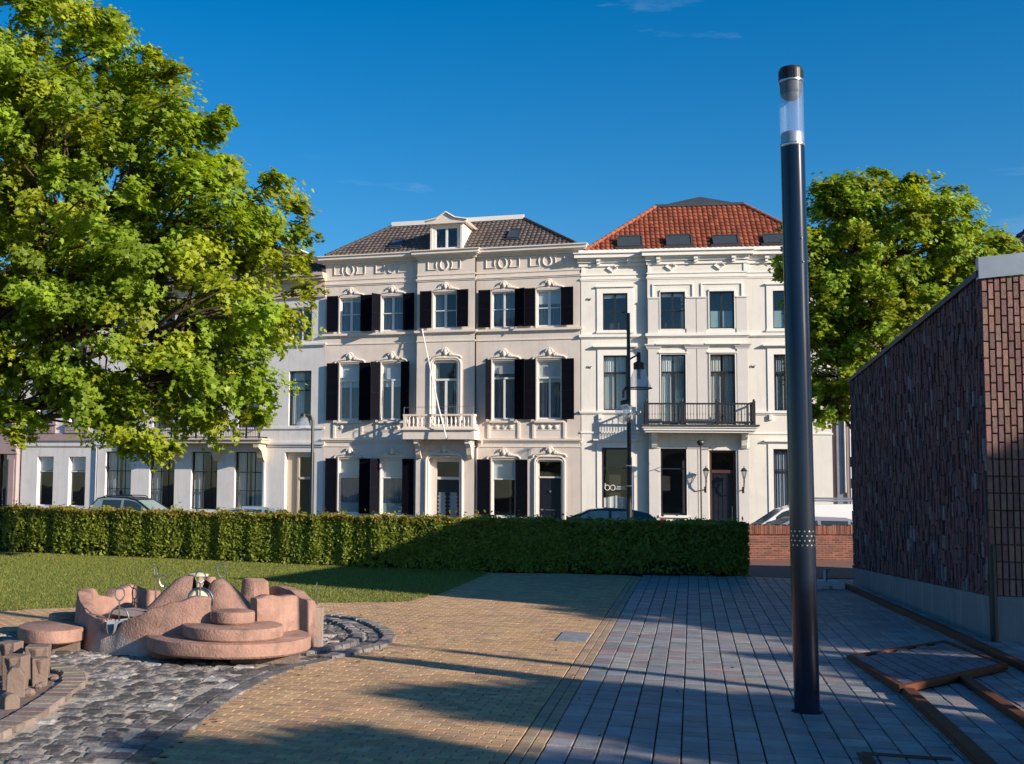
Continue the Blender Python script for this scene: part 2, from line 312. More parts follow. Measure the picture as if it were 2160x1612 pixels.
def stone(mb, x, y, dx, dy, ang, z, h, col, ch, sk=0.0, til=0.0):
    ca, sa = math.cos(ang), math.sin(ang); vs = []
    for zz, s in ((z-h, 0), (z-ch*.8, 0), (z, ch)):
        for i, (a, b) in enumerate(((-1, -1), (1, -1), (1, 1), (-1, 1))):
            jx = a*(dx/2-s); jy = b*(dy/2-s)
            if sk: random.seed(hash((round(x, 3), round(y, 3), i))); jx += random.uniform(-sk, sk); jy += random.uniform(-sk, sk)
            vs.append((x+jx*ca-jy*sa, y+jx*sa+jy*ca, zz+(til*a if zz == z else 0)))
    fs = [(4, 5, 6, 7)]
    fs = [(8, 9, 10, 11)]+[(4+i, 4+(i+1) % 4, 8+(i+1) % 4, 8+i) for i in range(4)]+[(i, (i+1) % 4, 4+(i+1) % 4, 4+i) for i in range(4)]
    mb.add(vs, fs, col)
rr = random.Random(3)
def vary(c, v, h=.0):
    k = 1+rr.uniform(-v, v); return tuple(max(0, ci*k*(1+rr.uniform(-h, h))) for ci in c)
angB = math.atan2(BX.y, BX.x)
# tan pavers, laid in stretcher rows across
tb = MB(); bl, bw = .205, .102
q = 7.6
row = 0
while q < 28.6:
    p = EDGE-.215-(row % 2)*bl/2-.0-bl/2
    if row % 2:
        x, y = pav(EDGE-.215-bl/4, q)
        if y < 28.15: stone(tb, x, y, bl/2-.007, bw-.007, angB, 0, .02, vary((.43, .275, .150), .16, .05), .006)
    while p > EDGE-17:
        x, y = pav(p, q)
        if x < -9: break
        if y < 28.15 and not inpoly(x, y, LAWN) and not inpoly(x, y, COBBLE):
            near = y < 30
            c = vary((.43, .275, .150), .16, .05)
            if rr.random() < .12: c = vary((.34, .225, .145), .15, .05)
            if rr.random() < .05: c = vary((.47, .34, .20), .1, .05)
            stone(tb, x, y, bl-.007, bw-.007, angB+rr.uniform(-.012, .012), rr.uniform(-.003, .002), .02, c, .006)
        p -= bl
    q += bw; row += 1
for k in range(2):
    q = 7.6
    while q < 28.4:
        x, y = pav(EDGE-.055-.103*k, q)
        if y < 28.15 : stone(tb, x, y, .096, .196, angB+rr.uniform(-.01, .01), rr.uniform(-.002, .002), .02, vary((.34, .24, .16), .15, .06), .006)
        q += .205
tag(tb.build('tan_paving', 'tanb', attr=True), kind='structure')
# slate pavers
sb = MB(); p = EDGE+.10
K0, K1 = Vector((8.85, 16.59)), Vector((11.09, 26.26))
SUNK = [(5.62, 12.2), (7.47, 13.62), (8.6, 17.2), (14, 17), (14, 6), (3.9, 6)]
ci = 0
while p < EDGE+9.5:
    q = 6.5+rr.uniform(0, .25)
    while q < 29.5:
        l = rr.choice((.27, .28, .285, .2, .27)); x, y = pav(p, q+l/2)
        bx = K0.x+(y-K0.y)*(K1.x-K0.x)/(K1.y-K0.y)
        if y < 28.05 and x < bx+4 and y > 6.5 and x < 14:
            c = vary((.225, .222, .228), .2, .04)
            if rr.random() < .17: c = vary((.255, .20, .19), .15, .05)
            if rr.random() < .10: c = vary((.29, .28, .265), .12, .04)
            stone(sb, x, y, .200-.009, l-.013, angB+rr.uniform(-.01, .01), rr.uniform(-.004, .003), .022, c, .006)
        q += l
    p += .203; ci += 1
tag(sb.build('slate_paving', 'slate', attr=True), kind='structure')
# basalt setts
cb = MB(); lane = R(57)
BAS = [(-5.2, 7.2), (-2.68, 7.2), (-2.58, 9.6), (-2.46, 9.9), (-2.44, 11), (-2.44, 12.2), (-2.58, 12.8), (-3.05, 13.4), (-3.6, 13.95), (-5.5, 14.1), (-7, 12)]
FC = (-1.75, 15.5)
def edgedist(x, y, poly, n=14):
    d = 9
    for i in range(n):
        ax, ay = poly[i]; bx, by = poly[i+1]; vx, vy = bx-ax, by-ay; t = max(0, min(1, ((x-ax)*vx+(y-ay)*vy)/(vx*vx+vy*vy+1e-9)))
        d = min(d, math.hypot(x-ax-vx*t, y-ay-vy*t))
    return d
def settcol():
    c = vary((.085, .076, .072), .38, .06)
    if rr.random() < .25: c = vary((.15, .135, .125), .25, .05)
    if rr.random() < .10: c = vary((.30, .28, .26), .2, .03)
    return c
v = 0
yy = 7.3
k = 0
while yy < 19:
    # rows follow curved flow around the fountain
    xx = -7.0-(k % 2)*.09
    off = rr.uniform(0, .2)
    while xx < 1.0:
        wd = rr.uniform(.15, .24)
        x = xx+wd/2; y = yy+.02*math.sin(x*3+yy)
        ang = .12*math.sin(x*1.7+1)+.16*math.sin(y*.9)
        y2 = y-.25*(x+2)*.45
        if inpoly(x, y2, COBBLE) and not inpoly(x, y2, BAS) and edgedist(x, y2, COBBLE) > .42 and math.hypot(x-FC[0], y2-FC[1]) > 1.2:
            stone(cb, x, y2, wd-.030, .150, -.11+ang*.5, rr.uniform(-.006, .008), .03, settcol(), .022, sk=.014, til=rr.uniform(-.004, .004))
        xx += wd
    yy += .182; k += 1
# curved edge courses
def course(mb, poly, i0, i1, inset, width, lng, z, colf, sgn=1, ch=.018, sk=.008, tilt=0):
    pts = poly[i0:i1+1]; acc = []
    for a, b in zip(pts[:-1], pts[1:]):
        d = math.hypot(b[0]-a[0], b[1]-a[1]); n = max(1, int(d/.04))
        for t in range(n): acc.append((a[0]+(b[0]-a[0])*t/n, a[1]+(b[1]-a[1])*t/n))
    # smooth
    for _ in range(6): acc = [acc[0]]+[((acc[i-1][0]+acc[i][0]+acc[i+1][0])/3, (acc[i-1][1]+acc[i][1]+acc[i+1][1])/3) for i in range(1, len(acc)-1)]+[acc[-1]]
    dist = 0; nxt = lng/2
    for i in range(1, len(acc)-1):
        dist += math.hypot(acc[i][0]-acc[i-1][0], acc[i][1]-acc[i-1][1])
        if dist >= nxt:
            tx, ty = acc[i+1][0]-acc[i-1][0], acc[i+1][1]-acc[i-1][1]; l = math.hypot(tx, ty); nx, ny = sgn*ty/l, -sgn*tx/l
            stone(mb, acc[i][0]-nx*-inset, acc[i][1]-ny*-inset, lng-.016, width, math.atan2(ty, tx), z+rr.uniform(-.004, .006), .05, colf(), ch, sk=sk)
            nxt += lng*rr.uniform(.9, 1.1)
course(cb, COBBLE, 0, 7, .09, .17, .145, .032, lambda: vary((.19, .165, .15), .25, .05), ch=.012)
course(cb, COBBLE, 6, 13, .09, .165, .24, .004, lambda: vary((.13, .115, .105), .25, .05), ch=.007, sk=.004)
course(cb, COBBLE, 0, 13, .28, .17, .17, -.002, settcol, ch=.012)
course(cb, COBBLE, 0, 7, .50, .16, .2, .03, lambda: vary((.17, .15, .145), .25, .05))
tag(cb.build('cobble_paving', 'sett', attr=True), kind='structure')
kb = MB(); K = [(-2.70, 7.4), (-2.66, 8.8), (-2.60, 9.6), (-2.50, 10.3), (-2.48, 11), (-2.47, 12.1), (-2.62, 12.75), (-3.1, 13.35), (-3.6, 13.7), (-5.2, 13.9)]
course(kb, K, 0, 9, .11, .24, .20, .035, lambda: vary((.24, .19, .155), .22, .05), sgn=-1, ch=.012)
tag(kb.build('basin_kerb', 'kerbst', attr=True), kind='structure')
sheet('basin_floor', [(-6, 7.4), (-2.82, 7.4), (-2.75, 11.8), (-2.9, 12.7), (-3.6, 13.4), (-6, 13.4)], -.010, 'carved')
# metal cover plate
tag(MB().box(-.19, .19, -.48, .48, -.02, .012).build('inspection_cover', 'coverm'), 'pale square inspection cover flush with the paving at the tan and slate border', 'cover')
oc = bpy.data.objects['inspection_cover']; oc.location = (*pav(EDGE-.42, topav(3.4, 16.3)[1]), 0); oc.rotation_euler = (0, 0, angB)

# grass blades (uncountable)
n = 150000
gx = rng.uniform(-10, 3.5, n*2); gy = rng.uniform(17, 33, n*2)
keep = np.array([inpoly(a, b, LAWN) for a, b in zip(gx, gy)]) & (gx < gy*.14)
gx, gy = gx[keep][:n], gy[keep][:n]; nn = len(gx)
ang = rng.uniform(0, 2*PI, nn); hh = rng.uniform(.015, .045, nn); wd = .006
V = np.zeros((nn, 3, 3)); V[:, 0] = np.c_[gx-wd*np.cos(ang), gy-wd*np.sin(ang), np.full(nn, -.004)]; V[:, 1] = np.c_[gx+wd*np.cos(ang), gy+wd*np.sin(ang), np.full(nn, -.004)]
V[:, 2] = np.c_[gx+rng.normal(0, .02, nn), gy+rng.normal(0, .02, nn), hh]
gc = np.array([.17, .205, .04])*rng.uniform(.6, 1.35, (nn, 1))*np.where(rng.random((nn, 1)) < .18, np.array([[1.7, 1.15, 1.3]]), np.array([[1., 1, 1]]))
tag(fastmesh('grass', V.reshape(-1, 3), 3, 'grass', gc), 'short mown grass of the lawn behind the fountain', 'grass', kind='stuff')
# ------------------------------------------------------------------ houses
P1 = (12.064, 60.671, 0); AC, AW = R(19.3), R(11.0)
P0 = (-.913, 65.216, 0); AH = R(23.0)
ZB = -.42
def wall(mb, u0, u1, z0, z1, y, holes=(), depth=.22, sides=None):
    us = sorted({u0, u1, *[h[0] for h in holes], *[h[1] for h in holes]}); zz = sorted({z0, z1, *[h[2] for h in holes], *[h[3] for h in holes]})
    us = [u for u in us if u0 <= u <= u1]; zz = [z for z in zz if z0 <= z <= z1]
    for a, b in zip(us[:-1], us[1:]):
        for c, d in zip(zz[:-1], zz[1:]):
            mu, mz = (a+b)/2, (c+d)/2
            if not any(h[0] < mu < h[1] and h[2] < mz < h[3] for h in holes): mb.quad((a, y, c), (b, y, c), (b, y, d), (a, y, d))
    for h in holes:
        a, b, c, d = h[:4]; e = y+depth
        if a < u0 or b > u1: continue
        mb.quad((a, y, c), (a, y, d), (a, e, d), (a, e, c)); mb.quad((b, y, c), (b, e, c), (b, e, d), (b, y, d))
        mb.quad((a, y, d), (b, y, d), (b, e, d), (a, e, d)); mb.quad((a, y, c), (a, e, c), (b, e, c), (b, y, c))
    if sides:   # returns of a projecting bay back to y=sides
        for u in (u0, u1): mb.quad((u, y, z0), (u, sides, z0), (u, sides, z1), (u, y, z1))
def mould(mb, u0, u1, z0, z1, y, steps):
    """stepped profile: steps = [(dz fraction, projection)]"""
    zz = z0
    for fr, pr in steps:
        z2 = zz+(z1-z0)*fr; mb.box(u0-pr*.9, u1+pr*.9, y-pr, y+.05, zz, z2); zz = z2
def window(par, u0, u1, z0, z1, y, m='winwhite', fr=.065, vb=(), hb=(), curtain=None, blind=None, film=None, glass='glass', cm='curtain', rec=.12, name='window', arch=0):
    f = MB(); ya, yb = y+rec, y+rec+.07
    f.box(u0, u0+fr, ya, yb, z0, z1); f.box(u1-fr, u1, ya, yb, z0, z1); f.box(u0+fr, u1-fr, ya, yb, z1-fr, z1); f.box(u0+fr, u1-fr, ya, yb, z0, z0+fr)
    for a, c, d, t in vb:
        uc = u0+(u1-u0)*a; f.box(uc-t/2, uc+t/2, ya+.008, yb-.008, c, d)
    for z, t in hb: f.box(u0+fr, u1-fr, ya-.012, yb-.004, z-t/2, z+t/2)
    if arch: f.prism([(u0+(u1-u0)*i/10, z1-arch*(abs(i/5-1))**2) for i in range(11)]+[(u1, z1+.02), (u0, z1+.02)], ya-.02, ya+.004, 'y')
    w_ = f.build(name, m, par)
    p = MB(); p.quad((u0+.02, yb-.03, z0+.02), (u1-.02, yb-.03, z0+.02), (u1-.02, yb-.03, z1-.02), (u0+.02, yb-.03, z1-.02)); p.build('pane', glass, w_)
    if curtain:
        c = MB()
        for a, b in curtain:
            ca, cb_ = u0+(u1-u0)*a, u0+(u1-u0)*b; k = max(4, int((cb_-ca)/.035)); ph = random.uniform(0, 6)
            for i in range(k):
                s0, s1 = ca+(cb_-ca)*i/k, ca+(cb_-ca)*(i+1)/k
                g0, g1 = [yb+.10+.028*math.sin(s*62+ph+math.sin(s*19)) for s in (s0, s1)]
                c.quad((s0, g0, z0+.03), (s1, g1, z0+.03), (s1, g1, z1-.03), (s0, g0, z1-.03))
        c.build('curtain', cm, w_, smooth=True)
    if blind:
        MB().box(u0+.03, u1-.03, yb+.02, yb+.03, z1-(z1-z0)*blind, z1-.03).build('blind', 'blind', w_)
    if film:
        MB().box(u0+.03, u1-.03, yb+.0, yb+.008, z0+.03, z0+(z1-z0)*film).build('frosted_film', 'frost', w_)
    return w_
def shutter(par, hinge, wd, z0, z1, y, dirn, theta=4):
    """hinge u, dirn +1 leaf extends right, -1 left, theta opening from the wall in degrees"""
    m = MB(); t = .035; st = .055
    m.box(0, st, -t, 0, 0, z1-z0); m.box(wd-st, wd, -t, 0, 0, z1-z0)
    H = z1-z0
    for z in (0, H-.09, H*.455): m.box(st, wd-st, -t, 0, z, z+.09 if z != H*.455 else z+.07)
    n = int(H/.062)
    for i in range(n):
        z = .1+(H-.22)*i/(n-1)
        m.add([(st, -t+.002, z), (wd-st, -t+.002, z), (wd-st, -.004, z+.042), (st, -.004, z+.042), (st, -t+.002, z+.012), (wd-st, -t+.002, z+.012), (wd-st, -.004, z+.052), (st, -.004, z+.052)],
              [(0, 1, 2, 3), (4, 7, 6, 5), (0, 4, 5, 1), (2, 6, 7, 3)])
    m.box(st, wd-st, -.012, -.008, .05, H-.05)
    o = m.build('shutter', 'shutter', par)
    th = R(theta)
    if dirn > 0: o.rotation_euler = (0, 0, -th); o.location = (hinge, y-.05, z0)
    else:
        o.scale = (-1, 1, 1); o.rotation_euler = (0, 0, th); o.location = (hinge, y-.05, z0)
    return o
def crest(par, uc, z, wd, y, big=1.0, drop=0):
    m = MB(); h = wd/2
    pts = [(uc-h, y-.05, z-.10-drop)]+[(uc-h+h*.28*(1-math.cos(a)), y-.05, z-.10+.16*math.sin(a)) for a in (.5, 1.0, 1.57)]+[(uc-h*.28, y-.06, z+.10)]
    pts2 = [(2*uc-p[0], p[1], p[2]) for p in pts[::-1]]
    m.tube(pts, .05, 6); m.tube(pts2, .05, 6); m.box(uc-h+.16, uc+h-.16, y-.05, y+.01, z-.05, z+.05)
    m.blob((uc, y-.07, z+.26*big), (.13*big, .09, .19*big), 10, 6)
    for k in range(7):
        a = PI*(k+.5)/7; m.blob((uc+.17*big*math.cos(a), y-.08, z+.26*big+.19*big*math.sin(a)), (.05, .05, .055), 6, 4)
    for s in (-1, 1):
        for q_, r_ in ((.25, .07), (.36, .06), (.47, .05), (.57, .035)): m.blob((uc+s*q_*wd*.62, y-.05, z+.24-.32*q_), (r_*1.3, .06, r_), 6, 4)
        m.tube([(uc+s*.12, y-.06, z+.2), (uc+s*.25, y-.06, z+.27), (uc+s*.36, y-.06, z+.15)], .028, 5)
    return m.build('crest', 'creamtrim', par, smooth=True)
def corbel(par, u, y, z1, pr, wd, h, m):
    poly = [(y+.02, z1), (y-pr, z1), (y-pr, z1-h*.22), (y-pr*.86, z1-h*.3), (y-pr*.62, z1-h*.42), (y-pr*.5, z1-h*.62), (y-pr*.42, z1-h*.8), (y-pr*.22, z1-h), (y+.02, z1-h)]
    b = MB().prism(poly, u-wd/2, u+wd/2, 'x'); b.box(u-wd*.62, u+wd*.62, y-pr-.03, y, z1-.0, z1+.05)
    return b.build('corbel', m, par)
def tiles(par, P, colr, m, name='roof', pw=.25, ph=.34, vary_=.25):
    """P = (eaveL, eaveR, ridgeR, ridgeL) corners in house coordinates"""
    eL, eR, rR, rL = [np.array(p, float) for p in P]; H = np.linalg.norm((rL+rR)/2-(eL+eR)/2)
    nrm = np.cross(eR-eL, rL-eL+1e-6*(rR-eL)) if np.linalg.norm(np.cross(eR-eL, rL-eL)) > 1e-6 else np.cross(eR-eL, rR-eL)
    nrm /= np.linalg.norm(nrm); nrm *= np.sign(nrm[2]); ud = (eR-eL)/np.linalg.norm(eR-eL)
    rows = max(2, int(H/ph)); V = []; Fc = []; Cc = []; r_ = random.Random(5)
    W_ = np.linalg.norm(eR-eL); nc = int(W_/pw*6)
    tc = {}
    for i in range(rows):
        for s, lift in ((i/rows, .055), ((i+.98)/rows, .0)):
            L_ = eL+(rL-eL)*s; R_ = eR+(rR-eR)*s; a0 = (L_-eL)@ud; a1 = (R_-eL)@ud
            for k in range(nc+1):
                a = W_*k/nc; a = min(max(a, a0), a1); p = L_+(R_-L_)*((a-a0)/max(1e-6, a1-a0))
                ph_ = (a/pw) % 1; wv = .045*max(0, math.sin(PI*ph_*1.0))**.8 if ph_ < .75 else .045*.55*(1-(ph_-.75)*3)
                p = p+nrm*(lift+wv); V.append(tuple(p))
                key = (i, int(a/pw))
                if key not in tc:
                    kk = 1+r_.uniform(-vary_, vary_); tc[key] = (colr[0]*kk, colr[1]*kk*(1+r_.uniform(-.1, .1)), colr[2]*kk)
                Cc.append(tc[key])
    st = nc+1
    for j in range(2*rows-1):
        for k in range(nc): Fc.append((j*st+k, j*st+k+1, (j+1)*st+k+1, (j+1)*st+k))
    b = MB(); b.v = V; b.f = Fc; b.c = Cc
    return b.build(name, m, par, attr=True)
def hiptube(par, a, b, m, r=.09):
    a, b = Vector(a), Vector(b); n = max(2, int((b-a).length/.33)); mb = MB(); col = (.30, .10, .055) if m == 'tilered' else (.06, .05, .045)
    for i in range(n):
        p, q = a+(b-a)*i/n, a+(b-a)*(i+1.08)/n; mb.tube([p, q], [r*1.15, r*.9], 8, col=col)
    return mb.build('hip_tiles', m, par, attr=True)
def shell(par, u0, u1, z0, z1, d, m, back=1.0):
    b = MB(); b.quad((u0, 0.01, z0), (u0, d, z0), (u0, d, z1), (u0, .01, z1)); b.quad((u1, 0.01, z0), (u1, d, z0), (u1, d, z1), (u1, .01, z1)); b.quad((u0, d, z0), (u1, d, z0), (u1, d, z1), (u0, d, z1))
    b.quad((u0, .06, z1), (u1, .06, z1), (u1, d, z1), (u0, d, z1)); b.build('outer_shell', m, par)
    r = MB(); r.quad((u0+.05, back, z0), (u1-.05, back, z0), (u1-.05, back, z1-.05), (u0+.05, back, z1-.05)); r.build('room_shade_backdrop', 'room', par).name = 'room_shade_sheet'  # one dark sheet behind the windows, room shadow put into its colour

# ---- cream house
H = empty('town_house', P1, -AC, label='cream stucco town house with black louvred shutters, dark tiled roof and pedimented dormer', cat='house')
GFW = [(-12.86, -11.64), (-10.49, -9.26), (-4.53, -3.29)]; F1 = [(-12.86, -11.68), (-10.52, -9.36), (-4.53, -3.31), (-2.21, -.96)]; F2 = [(-12.91, -11.68), (-10.55, -9.33), (-4.56, -3.31), (-2.23, -.98)]
hl = [(a, b, .42, 3.33) for a, b in GFW]+[(-2.2, -.94, ZB, 3.35)]+[(a, b, 5.40, 8.42) for a, b in F1]+[(a, b, 10.15, 12.02) for a, b in F2]
RL, RR_, RY = -8.50, -5.39, -.28
wb = MB(); wall(wb, -13.78, RL, ZB, 13.95, 0, [h for h in hl if h[1] < RL]); wall(wb, RR_, -.02, ZB, 13.95, 0, [h for h in hl if h[0] > RR_])
wall(wb, RL, RR_, ZB, 13.97, RY, [(-7.79, -6.17, ZB, 3.40), (-7.6, -6.28, 5.05, 8.45), (-7.62, -6.35, 10.16, 12.03)], .55, sides=0)
wb.build('wall', 'cream', H)
shell(H, -13.78, -.02, ZB, 13.9, 10, 'cream', 1.3)
tr = MB()
for u0, u1, y in ((-13.78, RL, 0), (RL, RR_, RY), (RR_, -.02, 0)):
    mould(tr, u0, u1, 12.66, 12.80, y, [(.5, .035), (.5, .07)]); mould(tr, u0, u1, 12.98, 13.05, y, [(1, .03)])
    mould(tr, u0, u1, 9.88, 10.05, y, [(.35, .06), (.65, .14)]); mould(tr, u0, u1, 9.46, 9.52, y, [(1, .035)])
    mould(tr, u0, u1, 3.97, 4.02, y, [(1, .03)])
for u0, u1 in ((-13.78, -9.1), (-5.2, -.02)): mould(tr, u0, u1, 4.22, 4.40, 0, [(.5, .05), (.5, .11)])
tr.split('string_course', 'creamtrim', H)
cb2 = MB()
for u0, u1, y in ((-13.85, RL-.1, -.02), (RL, RR_, RY-.02), (RR_+.1, .08, -.02)):
    for z0, z1, pr in ((13.86, 13.95, .07), (13.95, 14.0, .16), (14.0, 14.07, .28), (14.07, 14.20, .34), (14.20, 14.235, .37), (14.235, 14.28, .41)):
        cb2.box(u0-pr*.75, u1+pr*.75, y-pr, y+.3, z0, z1)
cb2.box(-13.9, .1, -.22, .6, 14.26, 14.33)
cb2.build('cornice', 'creamtrim', H)
for uc, y in ((-12.38, 0), (-10.02, 0), (-7.05, RY), (-4.0, 0), (-1.69, 0)):
    zc, hh_ = 13.52, .24; fp = MB()
    for s in (-1, 1):
        pts = [(uc+s*.87, y-.03, zc+hh_), (uc+s*.87, y-.03, zc-hh_), (uc+s*.36, y-.03, zc-hh_), (uc+s*.42, y-.03, zc-hh_*.5), (uc+s*.44, y-.03, zc), (uc+s*.42, y-.03, zc+hh_*.5), (uc+s*.36, y-.03, zc+hh_), (uc+s*.87, y-.03, zc+hh_)]
        fp.tube(pts, .024, 5)
    fp.tube([(uc+.21*math.cos(2*PI*k/16), y-.03, zc+.26*math.sin(2*PI*k/16)) for k in range(17)], .032, 5)
    fp.build('frieze_panel', 'creamtrim', H)
# window surrounds
ws = MB()
for a, b in F2: ws.box(a-.07, a, -.035, .02, 10.08, 12.1); ws.box(b, b+.07, -.035, .02, 10.08, 12.1); ws.box(a-.07, b+.07, -.035, .02, 12.022, 12.1)
for a, b in F1: ws.box(a-.06, a, -.035, .02, 5.3, 8.5); ws.box(b, b+.06, -.035, .02, 5.3, 8.5); ws.box(a-.12, b+.12, -.14, .02, 5.22, 5.32)
for a, b in GFW: ws.box(a-.06, a, -.035, .02, .35, 3.4); ws.box(b, b+.06, -.035, .02, .35, 3.4); ws.box(a-.12, b+.12, -.14, .02, .28, .38)
def surround(mb, a, b, z0, z1, y, r=.3, off=.13, t=.05):
    pts = [(a-off, y-.04, z0), (a-off, y-.04, z1-r+off)]+[(a-off+r*(1-math.cos(q)), y-.04, z1-r+off+r*math.sin(q)) for q in (.4, .8, 1.2, 1.57)]
    pts += [(a+b-p[0], p[1], p[2]) for p in pts[::-1]]; mb.tube(pts, t, 6)
surround(ws, -2.2, -.94, ZB, 3.38, 0); surround(ws, -2.2, -.94, ZB, 3.3, 0, .22, .06, .035)
surround(ws, -7.6, -6.28, 5.1, 8.45, RY, .35, .16, .06); surround(ws, -7.6, -6.28, 5.1, 8.45, RY, .25, .06, .035)
surround(ws, -7.79, -6.17, ZB, 3.42, RY, .35, .16, .07); surround(ws, -7.79, -6.17, ZB, 3.40, RY, .2, .05, .035)
ws.split('window_surround', 'creamtrim', H)
# aprons below first floor windows
for uc in (-12.36, -9.95, -3.92, -1.6):
    ap = MB(); ap.box(uc-.72, uc+.72, -.012, .0, 4.42, 5.2)
    for s in (-1, 1): ap.box(uc+s*.78-.06, uc+s*.78+.06, -.06, .02, 4.42, 5.3)
    for k in (-.36, 0, .36): ap.lathe([(.11, 0), (.11, .04), (.05, .07)], (0, 0, 0), 10); ap.v[-30:] = [(uc+k+x, -z-.005, 5.0+y*1) for x, y, z in ap.v[-30:]]
    for z in (5.16, 4.84): ap.box(uc-.6, uc+.6, -.03, -.01, z, z+.025)
    ap.build('apron_panel', 'creamtrim', H)
for uc, z, y in ((-12.3, 12.1, 0), (-9.97, 12.1, 0), (-6.98, 12.12, RY), (-3.93, 12.1, 0), (-1.6, 12.1, 0)): crest(H, uc, z+.03, 1.55, y, .9)
for uc, z, y in ((-12.3, 8.52, 0), (-9.95, 8.52, 0), (-6.95, 8.62, RY), (-3.92, 8.52, 0), (-1.58, 8.52, 0)): crest(H, uc, z+.03, 1.7, y, 1.0)
for uc, z, y in ((-12.25, 3.44, 0), (-9.88, 3.44, 0), (-6.98, 3.56, RY), (-3.92, 3.44, 0), (-1.57, 3.54, 0)): crest(H, uc, z+.03, 1.7, y, .95)
X4 = dict(vb=[(.5, 10.2, 11.97, .13)], hb=[(11.1, .045)])
for i, (a, b) in enumerate(F2): window(H, a, b, 10.15, 12.02, 0, fr=.07, **X4, curtain=[(0.03, .97)], cm='curtaindim', blind=.13 if i in (0,) else (.38 if i == 3 else None))
window(H, -7.62, -6.35, 10.16, 12.03, RY, fr=.07, **X4, curtain=[(.03, .5)], cm='curtaindim')
for i, (a, b) in enumerate(F1):
    window(H, a, b, 5.40, 8.42, 0, fr=.08, vb=[(.5, 5.42, 7.5, .10)], hb=[(7.52, .09)], blind=(.42, .42, .22, .38)[i], curtain=[(.03, .97)], cm='curtaindim')
wd_ = window(H, -7.6, -6.28, 5.05, 8.45, RY, fr=.10, vb=[(.5, 5.05, 7.42, .13)], hb=[(7.47, .1)], curtain=[(.03, .2), (.8, .97)], cm='curtaindim', name='balcony_door')
for i, (a, b) in enumerate(GFW): window(H, a, b, .42, 3.33, 0, fr=.075, hb=[(2.34, .06)], blind=.335, film=.2 if i < 2 else None, curtain=[(.03, .97)] if i < 2 else None, cm='curtaindim')
# doors
f = MB(); f.box(-7.79, -7.45, RY+.3, RY+.42, ZB, 3.4); f.box(-7.45, -6.17, RY+.32, RY+.42, 3.2, 3.4); f.box(-7.45, -6.17, RY+.3, RY+.42, 2.28, 2.42); f.box(-6.26, -6.17, RY+.32, RY+.42, ZB, 3.2)
fr_ = f.build('door_frame', 'creamtrim', H)
MB().quad((-7.45, RY+.38, 2.42), (-6.26, RY+.38, 2.42), (-6.26, RY+.38, 3.2), (-7.45, RY+.38, 3.2)).build('transom_pane', 'glassdim', fr_)
d = MB(); d.box(-7.45, -6.26, RY+.34, RY+.40, ZB, 2.28); d.box(-6.88, -6.84, RY+.325, RY+.34, ZB, 2.28); 
for a, b in ((-7.36, -6.95), (-6.76, -6.33)): d.box(a, b, RY+.325, RY+.34, -.2, .2)
do = d.build('front_door', 'navy', H)
for uc in (-7.17, -6.55):
    gr = MB(); gr.box(uc-.17, uc+.17, RY+.30, RY+.315, .25, 1.62)
    for k in range(6):
        for s in (-1, 1): gr.blob((uc+s*.19, RY+.30, .4+k*.2), (.045, .012, .05), 6, 4)
    gr.build('door_grille', 'zinc', do)
d = MB(); d.box(-2.12, -1.02, .14, .2, ZB, 2.42)
for z0, z1 in ((1.78, 2.28), (.62, 1.66), (-.2, .3)):
    for a, b in ((-1.98, -1.16),):
        d.box(a, b, .128, .14, z0, z0+.03); d.box(a, b, .128, .14, z1-.03, z1); d.box(a, a+.03, .128, .14, z0, z1); d.box(b-.03, b, .128, .14, z0, z1)
d2 = d.build('front_door', 'navy', H)
MB().blob((-1.98, .1, .82), (.07, .04, .05)).build('door_knob', 'chrome', d2); MB().blob((-1.57, .1, 1.74), (.06, .04, .06)).build('peephole', 'chrome', d2); MB().box(-1.83, -1.3, .10, .13, .8, .83).build('handrail', 'chrome', d2)
MB().blob((-2.0, .1, .5), (.03, .03, .03)).build('lock', 'chrome', d2); MB().box(-1.65, -1.4, .11, .13, .34, .42).build('letter_slot', 'chrome', d2)
f = MB(); f.box(-2.2, -2.12, .10, .2, ZB, 3.35); f.box(-1.02, -.94, .10, .2, ZB, 3.35); f.box(-2.12, -1.02, .10, .2, 3.25, 3.35); f.box(-2.12, -1.02, .08, .2, 2.42, 2.5)
fo = f.build('door_frame', 'creamtrim', H); MB().quad((-2.12, .16, 2.5), (-1.02, .16, 2.5), (-1.02, .16, 3.25), (-2.12, .16, 3.25)).build('transom_pane', 'glass', fo)
# shutters: hinge, dir, theta
for (z0, z1, F_, spec) in ((10.16, 12.12, F2, [(-13.0, -1, 3), (-11.71, 1, 3), (-10.62, -1, 62), (-9.34, 1, 3), (-4.62, -1, 3), (-3.32, 1, 30), (-2.29, -1, 3), (-.98, 1, 3)]),
                         (5.38, 8.46, F1, [(-12.95, -1, 3), (-11.73, 1, 3), (-10.58, -1, 55), (-9.40, 1, 30), (-4.60, -1, 78), (-3.33, 1, 30), (-2.26, -1, 3), (-.95, 1, 3)]),
                         (.43, 3.34, GFW, [(-12.95, -1, 3), (-11.67, 1, 3), (-10.56, -1, 55), (-9.29, 1, 3), (-4.63, -1, 3), (-3.30, 1, 3)])):
    for h_, dn, th in spec: shutter(H, h_, .63, z0, z1, -.04, dn, th)
shutter(H, -7.69, .63, 10.18, 12.14, RY-.04, -1, 3); shutter(H, -6.33, .61, 10.2, 12.16, RY-.04, 1, 3)
